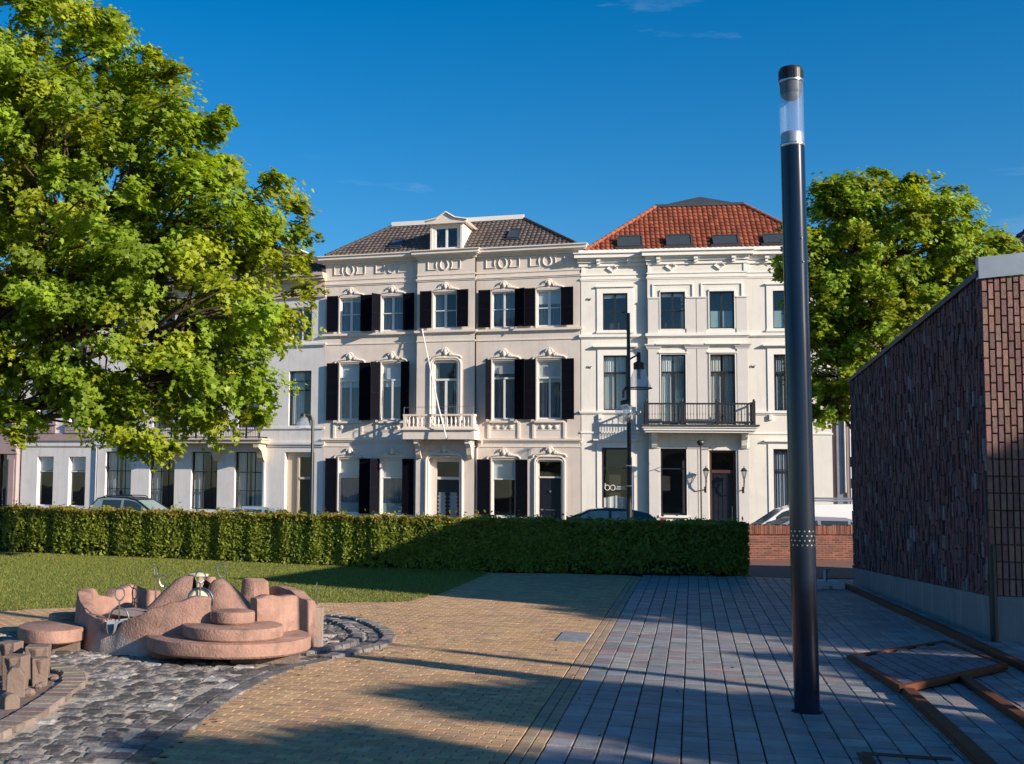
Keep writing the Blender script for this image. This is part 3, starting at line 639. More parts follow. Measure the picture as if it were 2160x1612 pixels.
# balcony
b = MB(); BP = 1.12; b0, b1, by = -8.98, -5.22, RY
b.box(b0, b1, -BP, by-.002 if by < 0 else 0, 4.33, 4.80); b.box(b0-.10, b1+.10, -BP-.10, by, 4.80, 4.86); b.box(b0-.04, b1+.04, -BP-.04, by, 4.86, 4.92)
b.box(b0, RL-.002, -.281, .0, 4.33, 4.80); b.box(RR_+.002, b1, -.281, .0, 4.33, 4.8)
bo = b.build('balcony', 'creamtrim', H)
r = MB(); zt = 5.62
for a, bb, ya, yb in ((b0, b1, -BP, -BP+.14), (b0, b0+.14, -BP+.14, 0), (b1-.14, b1, -BP+.14, 0)): r.box(a, bb, ya, yb, zt-.09, zt); r.box(a+.01, bb-.01, ya+.01, yb-.0, 4.92, 4.99)
bal = [(.055, 0), (.06, .03), (.035, .06), (.032, .10), (.06, .22), (.05, .33), (.03, .45), (.035, .5), (.055, .53), (.055, .54)]
nb_ = 17
for i in range(nb_):
    u = b0+.09+(b1-b0-.18)*i/(nb_-1)
    if i in (0, nb_-1): r.box(u-.07, u+.07, -BP+.0, -BP+.14, 4.99, 5.53)
    else: r.lathe(bal, (u, -BP+.07, 4.99), 8)
for s in (b0+.07, b1-.07):
    for k in range(4): r.lathe(bal, (s, -BP+.32+k*.22, 4.99), 8)
r.build('balustrade', 'creamtrim', bo)
w_ = MB(); w_.tube([(b0+.05, -.1, 5.98), (b0+.05, -BP+.05, 5.98), (b1-.05, -BP+.05, 6.0), (b1-.05, -.1, 6.0)], .012, 5)
for u in (b0+.05, b1-.05): w_.tube([(u, -BP+.05, 5.6), (u, -BP+.05, 5.99)], .014, 5)
w_.tube([(-7.3, -BP+.3, 5.98), (-6.6, -BP+.6, 5.65)], .012, 4); w_.build('wire_rail', 'steel', bo)
for u in (-8.3, -5.6): corbel(bo, u, RY, 4.32, .72, .26, .95, 'creamtrim')
# roof
zE, zR = 14.27, 16.45
tiles(H, [(-13.75, -.15, zE), (-.25, -.15, zE), (-3.55, 3.1, zR), (-10.85, 3.1, zR)], (.125, .10, .09), 'tiledark')
tiles(H, [(-.25, -.15, zE), (-.25, 9, zE), (-3.55, 6, zR), (-3.55, 3.1, zR)], (.125, .10, .09), 'tiledark'); tiles(H, [(-13.75, 9, zE), (-13.75, -.15, zE), (-10.85, 3.1, zR), (-10.85, 6, zR)], (.125, .10, .09), 'tiledark')
hiptube(H, (-.25, -.15, zE+.08), (-3.55, 3.1, zR+.08), 'tiledark'); hiptube(H, (-13.75, -.15, zE+.08), (-10.85, 3.1, zR+.08), 'tiledark')
MB().box(-10.9, -3.5, 3.0, 6, zR-.02, zR+.05).box(-10.95, -3.45, 2.92, 3.06, zR+.0, zR+.24).build('ridge_fascia', 'winwhite', H)
def skylight(par, uc, wd, s0, s1, eave, ridge, tilt=0, shear=0):
    """on the slope from eave (y,z) to ridge (y,z), s = fraction"""
    e, r = Vector((0, *eave)), Vector((0, *ridge)); d = (r-e).normalized(); n = Vector((0, -d.z, d.y)); ln = (r-e).length*(s1-s0); p = e+(r-e)*s0
    o = MB(); fw = .06
    for a, b_, c, dd in ((-wd/2, wd/2, 0, fw), (-wd/2, wd/2, ln-fw, ln), (-wd/2, -wd/2+fw, fw, ln-fw), (wd/2-fw, wd/2, fw, ln-fw)):
        o.box(a, b_, c, dd, 0, .08)
    o.box(-wd/2-.12, wd/2+.12, -.12, -.001, -.02, .03); ob = o.build('skylight', 'lead', par)
    ob.matrix_local = Matrix.Translation((uc, p.y, p.z)) @ Matrix(((1, 0, 0, 0), (0, d.y, n.y, 0), (0, d.z, n.z, 0), (0, 0, 0, 1))) @ Matrix.Translation((0, 0, .10)) @ Matrix.Rotation(R(tilt), 4, 'X')
    MB().quad((-wd/2+fw, fw, .05), (wd/2-fw, fw, .05), (wd/2-fw, ln-fw, .05), (-wd/2+fw, ln-fw, .05)).build('pane', 'skypane', ob)
skylight(H, -9.95, .66, .16, .43, (-.15, zE), (3.1, zR)); skylight(H, -3.6, .66, .25, .56, (-.15, zE), (3.1, zR))
# dormer
d = MB(); a, b_ = -7.85, -6.1; df = -.12
wall(d, a, b_, 14.28, 15.72, df, [(-7.6, -6.36, 14.42, 15.55)], .14)
for u in (a, b_): d.add([(u, df, 14.28), (u, 2.2, 15.72), (u, df, 15.72)], [(0, 1, 2)])
d.box(a-.0, a+.12, df-.05, df, 14.28, 15.72); d.box(b_-.12, b_, df-.05, df, 14.28, 15.72)
dm = d.build('dormer', 'creamtrim', H)
c = (a+b_)/2; p = MB()
top = [(a-.22, 15.72), (b_+.22, 15.72), (b_+.28, 15.86), (c+.55, 15.98), (c, 16.28), (c-.55, 15.98), (a-.28, 15.86)]
p.prism(top, df-.02, df-.22, 'y'); p.tube([(a-.28, df-.26, 15.88), (c-.5, df-.26, 16.0), (c, df-.26, 16.32), (c+.5, df-.26, 16.0), (b_+.28, df-.26, 15.88)], .045, 5)
p.prism([(a-.28, 15.86), (c-.5, 15.99), (c, 16.3), (c+.5, 15.99), (b_+.28, 15.86), (b_+.2, 15.78), (a-.2, 15.78)], df-.02, 2.6, 'y'); p.build('dormer_roof', 'creamtrim', dm)
window(dm, -7.6, -6.36, 14.42, 15.55, df, fr=.06, vb=[(.5, 14.42, 15.55, .12)], rec=.05).name = 'dormer_window'
pl = MB(); pl.tube([(-5.05, -.12, 4.3), (-5.05, -.12, 4.1), (-5.3, -.10, 3.9), (-5.3, -.08, ZB)], .05, 6); 
for z in (.6, 1.6, 3.2): pl.tube([(-5.3, -.08, z), (-5.3, -.08, z+.05)], .07, 6)
pl.build('downpipe', 'creamtrim', H)
# flagpole leaning on the balcony
fpx = empty('flagpole', (P1[0], P1[1], 0), -AC, label='thin white flagpole leaning outward across the cream house balcony', cat='flagpole')
MB().tube([(-6.55, -1.55, 4.35), (-7.05, -1.28, 6.0), (-8.18, -.42, 10.05)], [.04, .038, .03], 7).blob((-8.18, -.42, 10.09), .06).build('pole', 'winwhite', fpx)
MB().tube([(-6.55, -1.55, 4.35), (-6.6, -1.2, 4.4)], .05, 6).tube([(-8.18, -.42, 10.0), (-8.18, -.25, 10.0)], .03, 5).build('bracket', 'iron', fpx)
wl = MB().prism([(-2.72, 3.9), (-2.66, 3.45), (-2.54, 3.45), (-2.48, 3.9)], -.16, -.04, 'y').box(-2.8, -2.4, -.2, 0, 3.88, 3.93).build('wall_lamp', 'glassdim'); wl.location = P1; wl.rotation_euler = (0, 0, -AC)
tag(wl, 'small tapering glass wall lamp between shuttered window and right door of the cream house', 'wall lamp')

# ---- white house
W = empty('town_house', P1, -AW, label='white stucco town house with dark window frames, iron-railed balcony and orange-red tiled hip roof', cat='house')
w2 = [(1.1, 2.31, 9.88, 11.75), (9.27, 10.45, 9.88, 11.75)]; w1 = [(1.12, 2.28, 5.84, 8.6), (9.27, 10.42, 5.84, 8.6)]; w0 = [(1.02, 2.34, .85, 3.97), (9.18, 10.42, .85, 3.97)]
c2 = [(3.9, 5.08, 9.88, 11.73), (6.24, 7.42, 9.88, 11.73)]; c1 = [(3.9, 5.08, 5.15, 8.6), (6.25, 7.42, 5.15, 8.6)]; c0 = [(3.84, 5.08, .68, 3.95), (6.16, 7.42, ZB, 3.88)]
BL, BR, BY = 3.27, 8.04, -.24
wb = MB(); wall(wb, .02, BL, ZB, 13.5, 0, [h for h in w2+w1+w0 if h[1] < 3]); wall(wb, BR, 11.9, ZB, 13.5, 0, [h for h in w2+w1+w0 if h[0] > 8.2]); wall(wb, BL, BR, ZB, 13.52, BY, c2+c1+c0, .30, sides=0)
wb.build('wall', 'white', W); shell(W, .02, 11.9, ZB, 13.5, 10, 'white', 1.3)
tr = MB()
for u0, u1, y in ((.02, BL, 0), (BL, BR, BY), (BR, 11.9, 0)):
    mould(tr, u0, u1, 12.38, 12.52, y, [(.5, .03), (.5, .06)]); mould(tr, u0, u1, 12.66, 12.72, y, [(1, .04)])
    mould(tr, u0, u1, 9.46, 9.66, y, [(.3, .06), (.7, .12)])
for u0, u1 in ((.02, BL), (BR, 11.9)): mould(tr, u0, u1, 5.64, 5.80, 0, [(.4, .05), (.6, .10)]); mould(tr, u0, u1, 4.68, 4.76, 0, [(1, .045)])
for u0, u1, y in ((.02, BL, 0), (BL, BR, BY), (BR, 11.9, 0)):   # sunk frieze frames
    tr.box(u0+.02, u0+.16, y-.04, y, 12.72, 13.3)
    tr.box(u1-.16, u1-.02, y-.04, y, 12.72, 13.3)
tr.split('string_course', 'whitetrim', W)
cn = MB()
for u0, u1, y in ((-.05, BL-.1, -.02), (BL, BR, BY-.02), (BR+.1, 12.0, -.02)):
    for z0, z1, pr in ((13.12, 13.28, .06), (13.3, 13.42, .14), (13.42, 13.52, .18), (13.52, 13.68, .38), (13.68, 13.72, .41), (13.72, 13.77, .46)): cn.box(u0-pr*.7, u1+pr*.7, y-pr, y+.3, z0, z1)
for u, y in ((.88, 0), (2.38, 0), (3.8, BY), (5.6, BY), (7.4, BY), (9.0, 0), (10.4, 0), (11.6, 0)):
    cn.box(u-.1, u+.1, y-.30, y-.1, 13.34, 13.5); cn.box(u-.08, u+.08, y-.22, y-.02, 13.2, 13.34)
cn.box(-.1, 12.05, -.30, .6, 13.75, 13.93)
cn.build('cornice', 'whitetrim', W)
for u, y in ((1.56, 0), (4.4, BY), (6.74, BY), (9.78, 0)):
    dd_ = MB(); q_ = [(.33, 0), (0, .25), (-.33, 0), (0, -.25)]; q2 = [(a*.55, b*.55) for a, b in q_]; z = 13.02
    for i in range(4):
        j = (i+1) % 4
        dd_.add([(u+q_[i][0], y, z+q_[i][1]), (u+q_[j][0], y, z+q_[j][1]), (u+(q_[j][0]+q2[j][0])/2, y-.09, z+(q_[j][1]+q2[j][1])/2), (u+(q_[i][0]+q2[i][0])/2, y-.09, z+(q_[i][1]+q2[i][1])/2), (u+q2[j][0], y, z+q2[j][1]), (u+q2[i][0], y, z+q2[i][1])], [(0, 1, 2, 3), (3, 2, 4, 5)])
    dd_.tube([(u+a*.6, y-.03, z+b*.6) for a, b in q_+q_[:1]], .03, 4)
    dd_.build('diamond_ornament', 'whitetrim', W)
ws = MB()
def frame(mb, a, b, z0, z1, y, t, pr=.04): mb.box(a-t, a, y-pr, y+.02, z0, z1+t); mb.box(b, b+t, y-pr, y+.02, z0, z1+t); mb.box(a, b, y-pr, y+.02, z1, z1+t)
for a, b, z0, z1 in w2: frame(ws, a, b, z0-.06, z1, 0, .30); ws.box(a-.36, b+.36, -.12, .02, z1+.30, z1+.36); ws.box(a-.33, b+.33, -.10, .02, z0-.16, z0-.06)
for a, b, z0, z1 in w1: frame(ws, a, b, 5.8, z1, 0, .30); mould(ws, a-.34, b+.34, z1+.34, z1+.48, 0, [(.5, .10), (.5, .2)]); 
for a, b, z0, z1 in w0: frame(ws, a, b, z0-.1, z1, 0, .24); mould(ws, a-.28, b+.28, z1+.28, z1+.42, 0, [(.5, .08), (.5, .16)]); ws.box(a-.3, b+.3, -.12, .02, z0-.2, z0-.1)
for a, b, z0, z1 in w1:
    for u in (a-.18, b+.18): ws.box(u-.08, u+.08, -.12, 0, 5.38, 5.63)
for a, b, z0, z1 in c2:
    ws.box(a-.02, b+.02, BY-.07, BY+.02, z1+.0, z1+.10); ws.box(a-.40, b+.40, BY-.05, BY+.02, z1+.36, z1+.42); ws.box(a-.40, a-.34, BY-.05, BY+.02, z1-.28, z1+.36); ws.box(b+.34, b+.40, BY-.05, BY+.02, z1-.28, z1+.36); frame(ws, a, b, z0, z1, BY, .05, .05)
for a, b, z0, z1 in c1: mould(ws, a-.08, b+.08, 9.02, 9.14, BY, [(.5, .1), (.5, .2)]); frame(ws, a, b, z0, z1, BY, .05, .05); ws.box(a-.1, b+.1, BY-.10, BY, 8.66, 8.72)
for a, b, z0, z1 in c0[:1]: frame(ws, a, b, z0, z1, BY, .06, .04); ws.box(a-.1, b+.1, BY-.1, BY, z0-.12, z0)
ws.split('window_surround', 'whitetrim', W)
pl = MB()
for u0, u1 in ((BL+.02, 3.80), (5.14, 5.59), (5.63, 6.10), (7.52, BR-.02)):
    pl.box(u0, u1, BY-.045, BY, 5.2, 9.0); pl.box(u0, u1, BY-.04, BY, 9.66, 11.40); pl.box(u0-.02, u1+.02, BY-.08, BY, 11.40, 11.47)
    pl.box(u0, u1, BY-.045, BY, ZB, 3.95)
    pl.box(u0-.03, u1+.03, BY-.08, BY, 3.95, 4.05); pl.box(u0, u1, BY-.05, BY, 4.3, 4.36)
for u0, u1 in ((BL, 3.82), (5.12, 6.12), (7.5, BR)): mould(pl, u0, u1, 8.86, 9.12, BY, [(.2, .05), (.3, .08), (.25, .12), (.25, .17)])
pl.split('pilaster', 'greytrim', W)
DK = dict(m='windark', fr=.06)
for i, (a, b, z0, z1) in enumerate((w2[0], c2[0], c2[1], w2[1])):
    window(W, a, b, z0, z1, 0 if i in (0, 3) else BY, **DK, vb=[(.5, z0, z1, .10)], hb=[(10.80, .05)] if i < 2 else [], film=.48 if i > 1 else None, blind=.12 if i < 2 else None)
for i, (a, b, z0, z1) in enumerate((w1[0], c1[0], c1[1], w1[1])):
    window(W, a, b, z0, z1, 0 if i in (0, 3) else BY, **DK, vb=[(.5, z0, 7.7, .08 if i in (0, 3) else .16)], hb=[(7.72, .09)], curtain=[(.04, .46), (.54, .97)] if i < 3 else [(.04, .97)], cm='curtain' if i < 3 else 'curtaindim')
for i, (a, b, z0, z1) in enumerate((w0[0], c0[0], w0[1])):
    ww = window(W, a, b, z0, z1, 0 if i != 1 else BY, 'windark', .09, hb=[(2.95, .06)], glass='glassdim', blind=None, curtain=[(.05, .95)] if i == 2 else None, cm='curtaindim')
    if i == 0:
        c = MB(); 
        for k in range(12):
            s0, s1 = a+.1+(b-a-.2)*k/12, a+.1+(b-a-.2)*(k+1)/12; g0, g1 = .27+.03*math.sin(k*1.7), .27+.03*math.sin(k*1.7+1.7); c.quad((s0, g0, .95), (s1, g1, .95), (s1, g1, 1.58-.12*abs(k/6-1)), (s0, g0, 1.6-.12*abs(k/6-1)))
        c.build('light_drape', 'curtain', ww)
        c = MB()
        for uc in (1.28, 1.55): c.tube([(uc+.12*math.cos(2*PI*k/14), .17, 1.98+.13*math.sin(2*PI*k/14)) for k in range(15)], .02, 4)
        c.tube([(1.18, .17, 1.9), (1.18, .17, 2.2)], .02, 4); c.box(1.72, 2.2, .165, .172, 1.9, 1.94); c.box(1.75, 2.15, .165, .172, 2.0, 2.05); c.build('window_lettering', 'winwhite', ww)
# white house door
f = MB(); yd = BY+.16
f.box(6.16, 6.27, yd, yd+.1, ZB, 3.88); f.box(7.31, 7.42, yd, yd+.1, ZB, 3.88); f.box(6.27, 7.31, yd, yd+.1, 3.76, 3.88); f.box(6.27, 7.31, yd-.02, yd+.1, 2.76, 2.92); fo = f.build('door_frame', 'brownpaint', W)
MB().quad((6.27, yd+.06, 2.92), (7.31, yd+.06, 2.92), (7.31, yd+.06, 3.76), (6.27, yd+.06, 3.76)).build('transom_pane', 'glassdim', fo)
d = MB(); d.box(6.27, 7.31, yd+.05, yd+.1, ZB, 2.76)
for i in range(4):
    for j in range(5):
        a0 = 6.38+i*.21; z0 = .45+j*.44; d.box(a0, a0+.02, yd+.03, yd+.05, z0, z0+.42); d.box(a0, a0+.19, yd+.03, yd+.05, z0, z0+.02)
do = d.build('front_door', 'navy', W)
MB().box(6.62, 6.95, yd+.02, yd+.05, .18, .26).build('letter_slot', 'steel', do); MB().tube([(7.22, yd-.02, .45), (7.22, yd-.02, 1.15)], .025, 6).build('handle', 'steel', do)
# balcony
b = MB(); bp = 1.28; b0, b1 = 2.98, 8.28
for z0, z1, pr in ((4.70, 4.80, -.10), (4.80, 4.92, -.02), (4.92, 5.0, .04)): b.box(b0-pr, b1+pr, -bp-pr, BY, z0, z1)
bo = b.build('balcony', 'whitetrim', W)
MB().box(b0-.10, b1+.10, -bp-.10, BY-.002, 5.0, 5.08).build('slab_cover', 'lead', bo)
r = MB(); z0, z1 = 5.13, 6.22; A, B = b0+.14, b1-.14; yf = -bp+.06
for z, h_ in ((z0+.02, .09), (z1-.17, .08)): r.box(A, B, yf-.04, yf+.04, z, z+h_); r.box(A-.03, A+.05, yf, BY, z, z+h_); r.box(B-.05, B+.03, yf, BY, z, z+h_)
for u in (A, A+(B-A)*.335, A+(B-A)*.66, B): r.box(u-.065, u+.065, yf-.065, yf+.065, 5.08, z1); r.blob((u, yf, z1+.03), (.06, .06, .07), 8, 5)
for u in (A, B): r.box(u-.06, u+.06, BY-.13, BY-.01, 5.08, z1)
n = 36
for i in range(1, n):
    u = A+(B-A)*i/n; r.tube([(u, yf, z0+.1), (u, yf, z0+.42), (u, yf, z0+.46), (u, yf, z0+.50), (u, yf, z1-.15)], [.012, .012, .03, .012, .012], 5, cap=False)
for k in range(1, 7):
    for u in (A, B): r.tube([(u, yf+(BY-yf)*k/7, z0+.1), (u, yf+(BY-yf)*k/7, z1-.15)], .012, 4, cap=False)
r.build('railing', 'iron', bo)
for u in (3.55, 7.78): corbel(bo, u, BY, 4.69, .62, .26, .72, 'whitetrim')
for u, z in ((.42, 11.45), (.42, 8.0), (8.3, 8.0)):
    an = MB()
    for k, q_ in enumerate((-.12, -.03, .06)): an.tube([(u+q_, -.02, z-.05), (u+q_, -.02, z+.05), (u+q_+.06, -.02, z+(.05 if k != 1 else -.05))], .014, 4)
    an.build('wall_anchor', 'iron', W)
zE, zR = 13.85, 16.75
cr = (.235, .064, .032)
tiles(W, [(.2, -.25, zE), (11.75, -.25, zE), (8.3, 3.0, zR), (3.95, 3.0, zR)], cr, 'tilered', vary_=.3)
tiles(W, [(11.75, -.25, zE), (11.75, 9.5, zE), (8.3, 6.5, zR), (8.3, 3, zR)], cr, 'tilered'); tiles(W, [(.2, 9.5, zE), (.2, -.25, zE), (3.95, 3, zR), (3.95, 6.5, zR)], cr, 'tilered')
hiptube(W, (.2, -.25, zE+.08), (3.95, 3.0, zR+.08), 'tilered'); hiptube(W, (11.75, -.25, zE+.08), (8.3, 3.0, zR+.08), 'tilered')
t = MB(); t.add([(3.9, 2.95, zR+.05), (8.35, 2.95, zR+.05), (8.35, 6.5, zR+.05), (3.9, 6.5, zR+.05), (6.3, 4.4, zR+.85)], [(0, 1, 4), (1, 2, 4), (2, 3, 4), (3, 0, 4)]); t.box(3.88, 8.37, 2.9, 3.05, zR+.02, zR+.16); t.build('flat_roof_cap', 'lead', W)
for u in (2.45, 4.85, 7.1, 9.5): skylight(W, u, 1.25, .05, .24, (-.25, zE), (3.0, zR), tilt=(9 if u < 5 else 2))
def lantern(u, lab):
    e = empty('wall_lantern', P1, -AW, label=lab, cat='wall lantern', group='lanterns beside the white house door')
    y = BY-.42; z = 2.55
    MB().lathe([(.05, 0), (.13, .30), (.135, .31)], (u, y, z), 6).build('lantern_glass', 'glassdim', e)
    f = MB(); f.lathe([(.15, .30), (.16, .33), (.08, .45), (.02, .47), (.02, .55), (.0, .57)], (u, y, z), 6); f.lathe([(.06, -.02), (.06, .01)], (u, y, z), 6)
    for k in range(6): a = PI/3*k; f.tube([(u+.05*math.cos(a), y+.05*math.sin(a), z), (u+.135*math.cos(a), y+.135*math.sin(a), z+.3)], .01, 4)
    f.build('lantern_frame', 'iron', e)
    MB().tube([(u, y, z-.02), (u, y, z-.18), (u, y+.02, z-.25)], .035, 6).tube([(u, BY, z-.62), (u, y+.12, z-.5), (u, y+.04, z-.3), (u, y, z-.14)], .03, 6).box(u-.05, u+.05, BY-.05, BY, z-.75, z-.45).build('arm', 'iron', e)
lantern(5.95, 'black wall lantern on scroll arm at the left side of the white house door'); lantern(7.72, 'black wall lantern on scroll arm at the right side of the white house door')
ps = empty('sign_post', (P1[0]+5.62*math.cos(AW)-1.6*math.sin(AW), P1[1]-5.62*math.sin(AW)-1.6*math.cos(AW), -.36), -AW, label='thin dark post with round head in front of the white house door', cat='post')
MB().tube([(0, 0, 0), (0, 0, 4.45)], .035, 8).build('post', 'iron', ps); MB().blob((0, 0, 4.55), (.17, .12, .15), 10, 6).build('head', 'iron', ps)
MB().tube([(.05, 0, 4.2), (.3, .1, 4.25), (.45, .15, 4.1), (.6, .2, 4.25)], .018, 5).tube([(.3, .1, 4.25), (.5, .15, 4.35)], .015, 5).build('scroll_arm', 'iron', ps)

# ---- pinkish-white houses on the left
Q = empty('town_house', P0, -AH, label='pinkish-white house with long multi-pane windows, iron balcony and arched window beside the cream house', cat='house')
g = [(-13.86, -12.1, .45, 3.67), (-10.87, -9.22, .45, 3.67), (-8.14, -6.46, .45, 3.67), (-5.37, -3.68, .45, 3.67)]; dr = (-2.29, -.53, ZB, 3.67); aw = (-2.12, -.78, 5.11, 8.1); sw = (-2.02, -.80, 9.72, 11.6)
uc1 = (-13.0, -10.05, -7.3, -4.55)
f1 = [(u-.68, u+.68, 5.0, 8.1) for u in uc1]; f2 = [(u-.62, u+.62, 9.72, 11.6) for u in uc1]
wb = MB(); wall(wb, -14.44, -.02, ZB, 12.1, 0, g+[dr, aw, sw]+f1+f2, .35); wb.build('wall', 'pinkwhite', Q); shell(Q, -14.44, -.02, ZB, 12.9, 9, 'pinkwhite', 1.5)
MB().box(-14.44, -.02, -.03, .3, 12.1, 13.0).build('frieze', 'beige', Q)
cn = MB(); 
for z0, z1, pr in ((12.12, 12.22, .08), (12.98, 13.1, .2), (13.1, 13.25, .42), (13.25, 13.4, .5)): cn.box(-14.5, .02, -pr-.03, .3, z0, z1)
cn.build('cornice', 'beige', Q)
tr = MB(); mould(tr, -14.44, -.02, 4.92, 5.02, 0, [(1, .06)]); mould(tr, -14.44, -9.8, 3.95, 4.15, 0, [(.5, .05), (.5, .1)]); mould(tr, -3.3, -.02, 3.95, 4.2, 0, [(.5, .05), (.5, .12)]); mould(tr, -14.44, -.02, 9.4, 9.58, 0, [(.5, .05), (.5, .12)])
tr.box(-3.56, -3.46, -.1, 0, ZB, 3.9); tr.split('string_course', 'pinkwhite', Q)
for i, (a, b, z0, z1) in enumerate(g):
    k = (z1-z0)/3
    window(Q, a, b, z0, z1, 0, 'windark', .055, vb=[(.4, z0, z1, .035), (.7, z0, z1, .035)], hb=[(2.55, .045), (1.53, .035)], rec=.18, curtain=[(.05, .45), (.55, .9)] if i in (0, 3) else [(.04, .4)])
for i, (a, b, z0, z1) in enumerate(f1+f2): window(Q, a, b, z0, z1, 0, 'windark', .06, vb=[(.5, z0, z1-(z1-z0)*.3, .06)], hb=[(z1-(z1-z0)*.3, .06)], curtain=[(.04, .4), (.6, .96)] if i % 2 else None)
window(Q, *aw, 0, 'windark', .07, hb=[(7.55, .05), (7.05, .07)], curtain=[(.1, .6)], arch=.22); window(Q, *sw, 0, 'winwhite', .07, vb=[(.5, 9.72, 11.6, .06)], curtain=[(.1, .6)], cm='curtaindim')
f = MB(); f.box(-1.62, -1.5, .2, .34, ZB, 3.4); f.box(-.62, -.53, .2, .34, ZB, 3.4); f.box(-1.62, -.53, .2, .34, 3.4, 3.67); f.box(-1.5, -.62, .18, .34, 2.2, 2.32); f.box(-2.29, -1.62, .3, .34, ZB, 3.67); fo = f.build('door_frame', 'beige', Q)
MB().quad((-1.5, .3, 2.32), (-.62, .3, 2.32), (-.62, .3, 3.4), (-1.5, .3, 3.4)).build('transom_pane', 'glassdim', fo)
MB().box(-1.5, -.62, .26, .34, ZB, 2.2).box(-1.36, -.76, .24, .26, .3, 1.95).build('front_door', mat('olive_door_paint', (.07, .07, .035), .5), Q)
b = MB(); b.box(-9.75, -3.25, -1.0, 0, 4.12, 4.3); b.box(-9.82, -3.18, -1.08, 0, 4.3, 4.38); bo = b.build('balcony', 'beige', Q)
r = MB(); A, B, yf = -9.7, -3.4, -.96
for z in (4.42, 5.16): r.box(A, B, yf-.03, yf+.03, z, z+.06); r.box(A-.03, A+.03, yf, 0, z, z+.06); r.box(B-.03, B+.03, yf, 0, z, z+.06)
for k in range(9): u = A+(B-A)*k/8; r.box(u-.04, u+.04, yf-.04, yf+.04, 4.38, 5.28)
for i in range(1, 60): u = A+(B-A)*i/60; r.tube([(u, yf, 4.45), (u, yf, 5.17)], .013, 4, cap=False)
r.build('railing', 'iron', bo)
for u in (-9.05, -6.4, -3.6): corbel(bo, u, 0, 4.1, .95, .34, .95, 'beige')
zE, zR = 13.42, 15.6
tiles(Q, [(-14.4, -.1, zE), (-.1, -.1, zE), (-3.45, 3.0, zR), (-11.5, 3.0, zR)], (.085, .06, .06), 'tiledark'); tiles(Q, [(-.1, -.1, zE), (-.1, 8.5, zE), (-3.45, 5.5, zR), (-3.45, 3, zR)], (.085, .06, .06), 'tiledark')
hiptube(Q, (-.1, -.1, zE+.08), (-3.45, 3.0, zR+.08), 'tiledark', .12); MB().box(-11.5, -3.4, 2.9, 5.5, zR-.02, zR+.1).build('ridge_fascia', 'winwhite', Q)
pp = MB().tube([(-14.46, -.1, 3.9), (-14.46, -.1, ZB)], .05, 6).build('downpipe', 'zinc', Q)
O = empty('town_house', P0, -AH, label='narrow pale house with mauve stone aprons below its upper windows, behind the big tree', cat='house')
g = [(-18.66, -17.5, .45, 3.36), (-16.41, -15.22, .45, 3.36)]; g1 = [(-18.75, -17.62, 5.34, 8.0), (-16.45, -15.31, 5.34, 8.0)]; g2 = [(-18.7, -17.65, 9.6, 11.6), (-16.4, -15.35, 9.6, 11.6)]
wb = MB(); wall(wb, -19.85, -14.48, ZB, 12.8, -.03, g+g1+g2, .35); wb.build('wall', 'pinkwhite', O); shell(O, -19.85, -14.48, ZB, 12.8, 9, 'pinkwhite', 1.5)
tr = MB(); tr.box(-19.85, -14.5, -.12, -.03, 4.30, 4.46); tr.box(-19.85, -14.5, -.10, -.03, 4.46, 4.75); tr.box(-19.85, -14.5, -.07, -.03, 3.94, 4.0)
for a, b, z0, z1 in g1+g2: tr.box(a-.22, a, -.1, 0, z0-.05, z1+.1); tr.box(b, b+.22, -.1, 0, z0-.05, z1+.1); tr.box(a-.3, b+.3, -.16, 0, z1+.1, z1+.2)
for a, b, z0, z1 in g1: tr.box(a-.25, b+.25, -.15, 0, 4.75, 5.24); tr.box(a-.05, (a+b)/2-.15, -.165, -.14, 4.9, 5.1); tr.box((a+b)/2+.15, b+.05, -.165, -.14, 4.9, 5.1); tr.box(a-.34, b+.34, -.24, 0, 5.24, 5.30)
tr.box(-19.85, -14.48, -.5, .1, 12.8, 13.1); tr.split('stone_trim', 'mauve', O)
for i, (a, b, z0, z1) in enumerate(g+g1+g2): window(O, a, b, z0, z1, -.03, 'windark' if i > 1 else 'winwhite', .05, hb=[(z1-(z1-z0)*.3, .05)], rec=.2, blind=.28 if i < 2 else None, curtain=[(.05, .35)] if i > 1 else None)
tiles(O, [(-19.8, -.1, 13.1), (-14.5, -.1, 13.1), (-14.5, 3, 15.3), (-19.8, 3, 15.3)], (.085, .06, .06), 'tiledark')
Z = empty('town_house', P0, -AH, label='mauve stone house with arched doorway at the far left edge of the row', cat='house')
wb = MB(); wall(wb, -30, -19.88, ZB, 13, -.1, [(-21.55, -20.75, ZB, 3.6), (-25, -23.4, .6, 3.6), (-25, -23.4, 5.2, 8), (-22, -20.7, 5.2, 8)], .4); wb.build('wall', 'pinkwhite', Z); shell(Z, -30, -19.88, ZB, 13, 9, 'pinkwhite', 1.5)
tr = MB(); tr.box(-20.7, -20.0, -.3, -.1, ZB, 3.5); tr.box(-20.55, -20.15, -.34, -.3, .3, 3.2); tr.prism([(-22.4, 3.5), (-19.95, 3.5), (-20.05, 3.9), (-20.4, 4.5), (-21.2, 4.9), (-22.4, 4.9)], -.35, -.1, 'y'); tr.box(-20.7, -19.95, -.3, -.1, 4.9, 6.2); tr.blob((-20.3, -.3, 5.5), (.3, .2, .4), 8, 6); tr.split('stone_trim', 'mauve', Z)
for a, b, z0, z1 in ((-21.55, -20.75, ZB, 3.6), (-25, -23.4, .6, 3.6), (-25, -23.4, 5.2, 8), (-22, -20.7, 5.2, 8)): window(Z, a, b, z0, z1, -.1, 'brownpaint', .07, hb=[(z1-.9, .06)], rec=.25)
tiles(Z, [(-30, -.1, 13), (-19.9, -.1, 13), (-19.9, 3, 15.5), (-30, 3, 15.5)], (.085, .06, .06), 'tiledark')

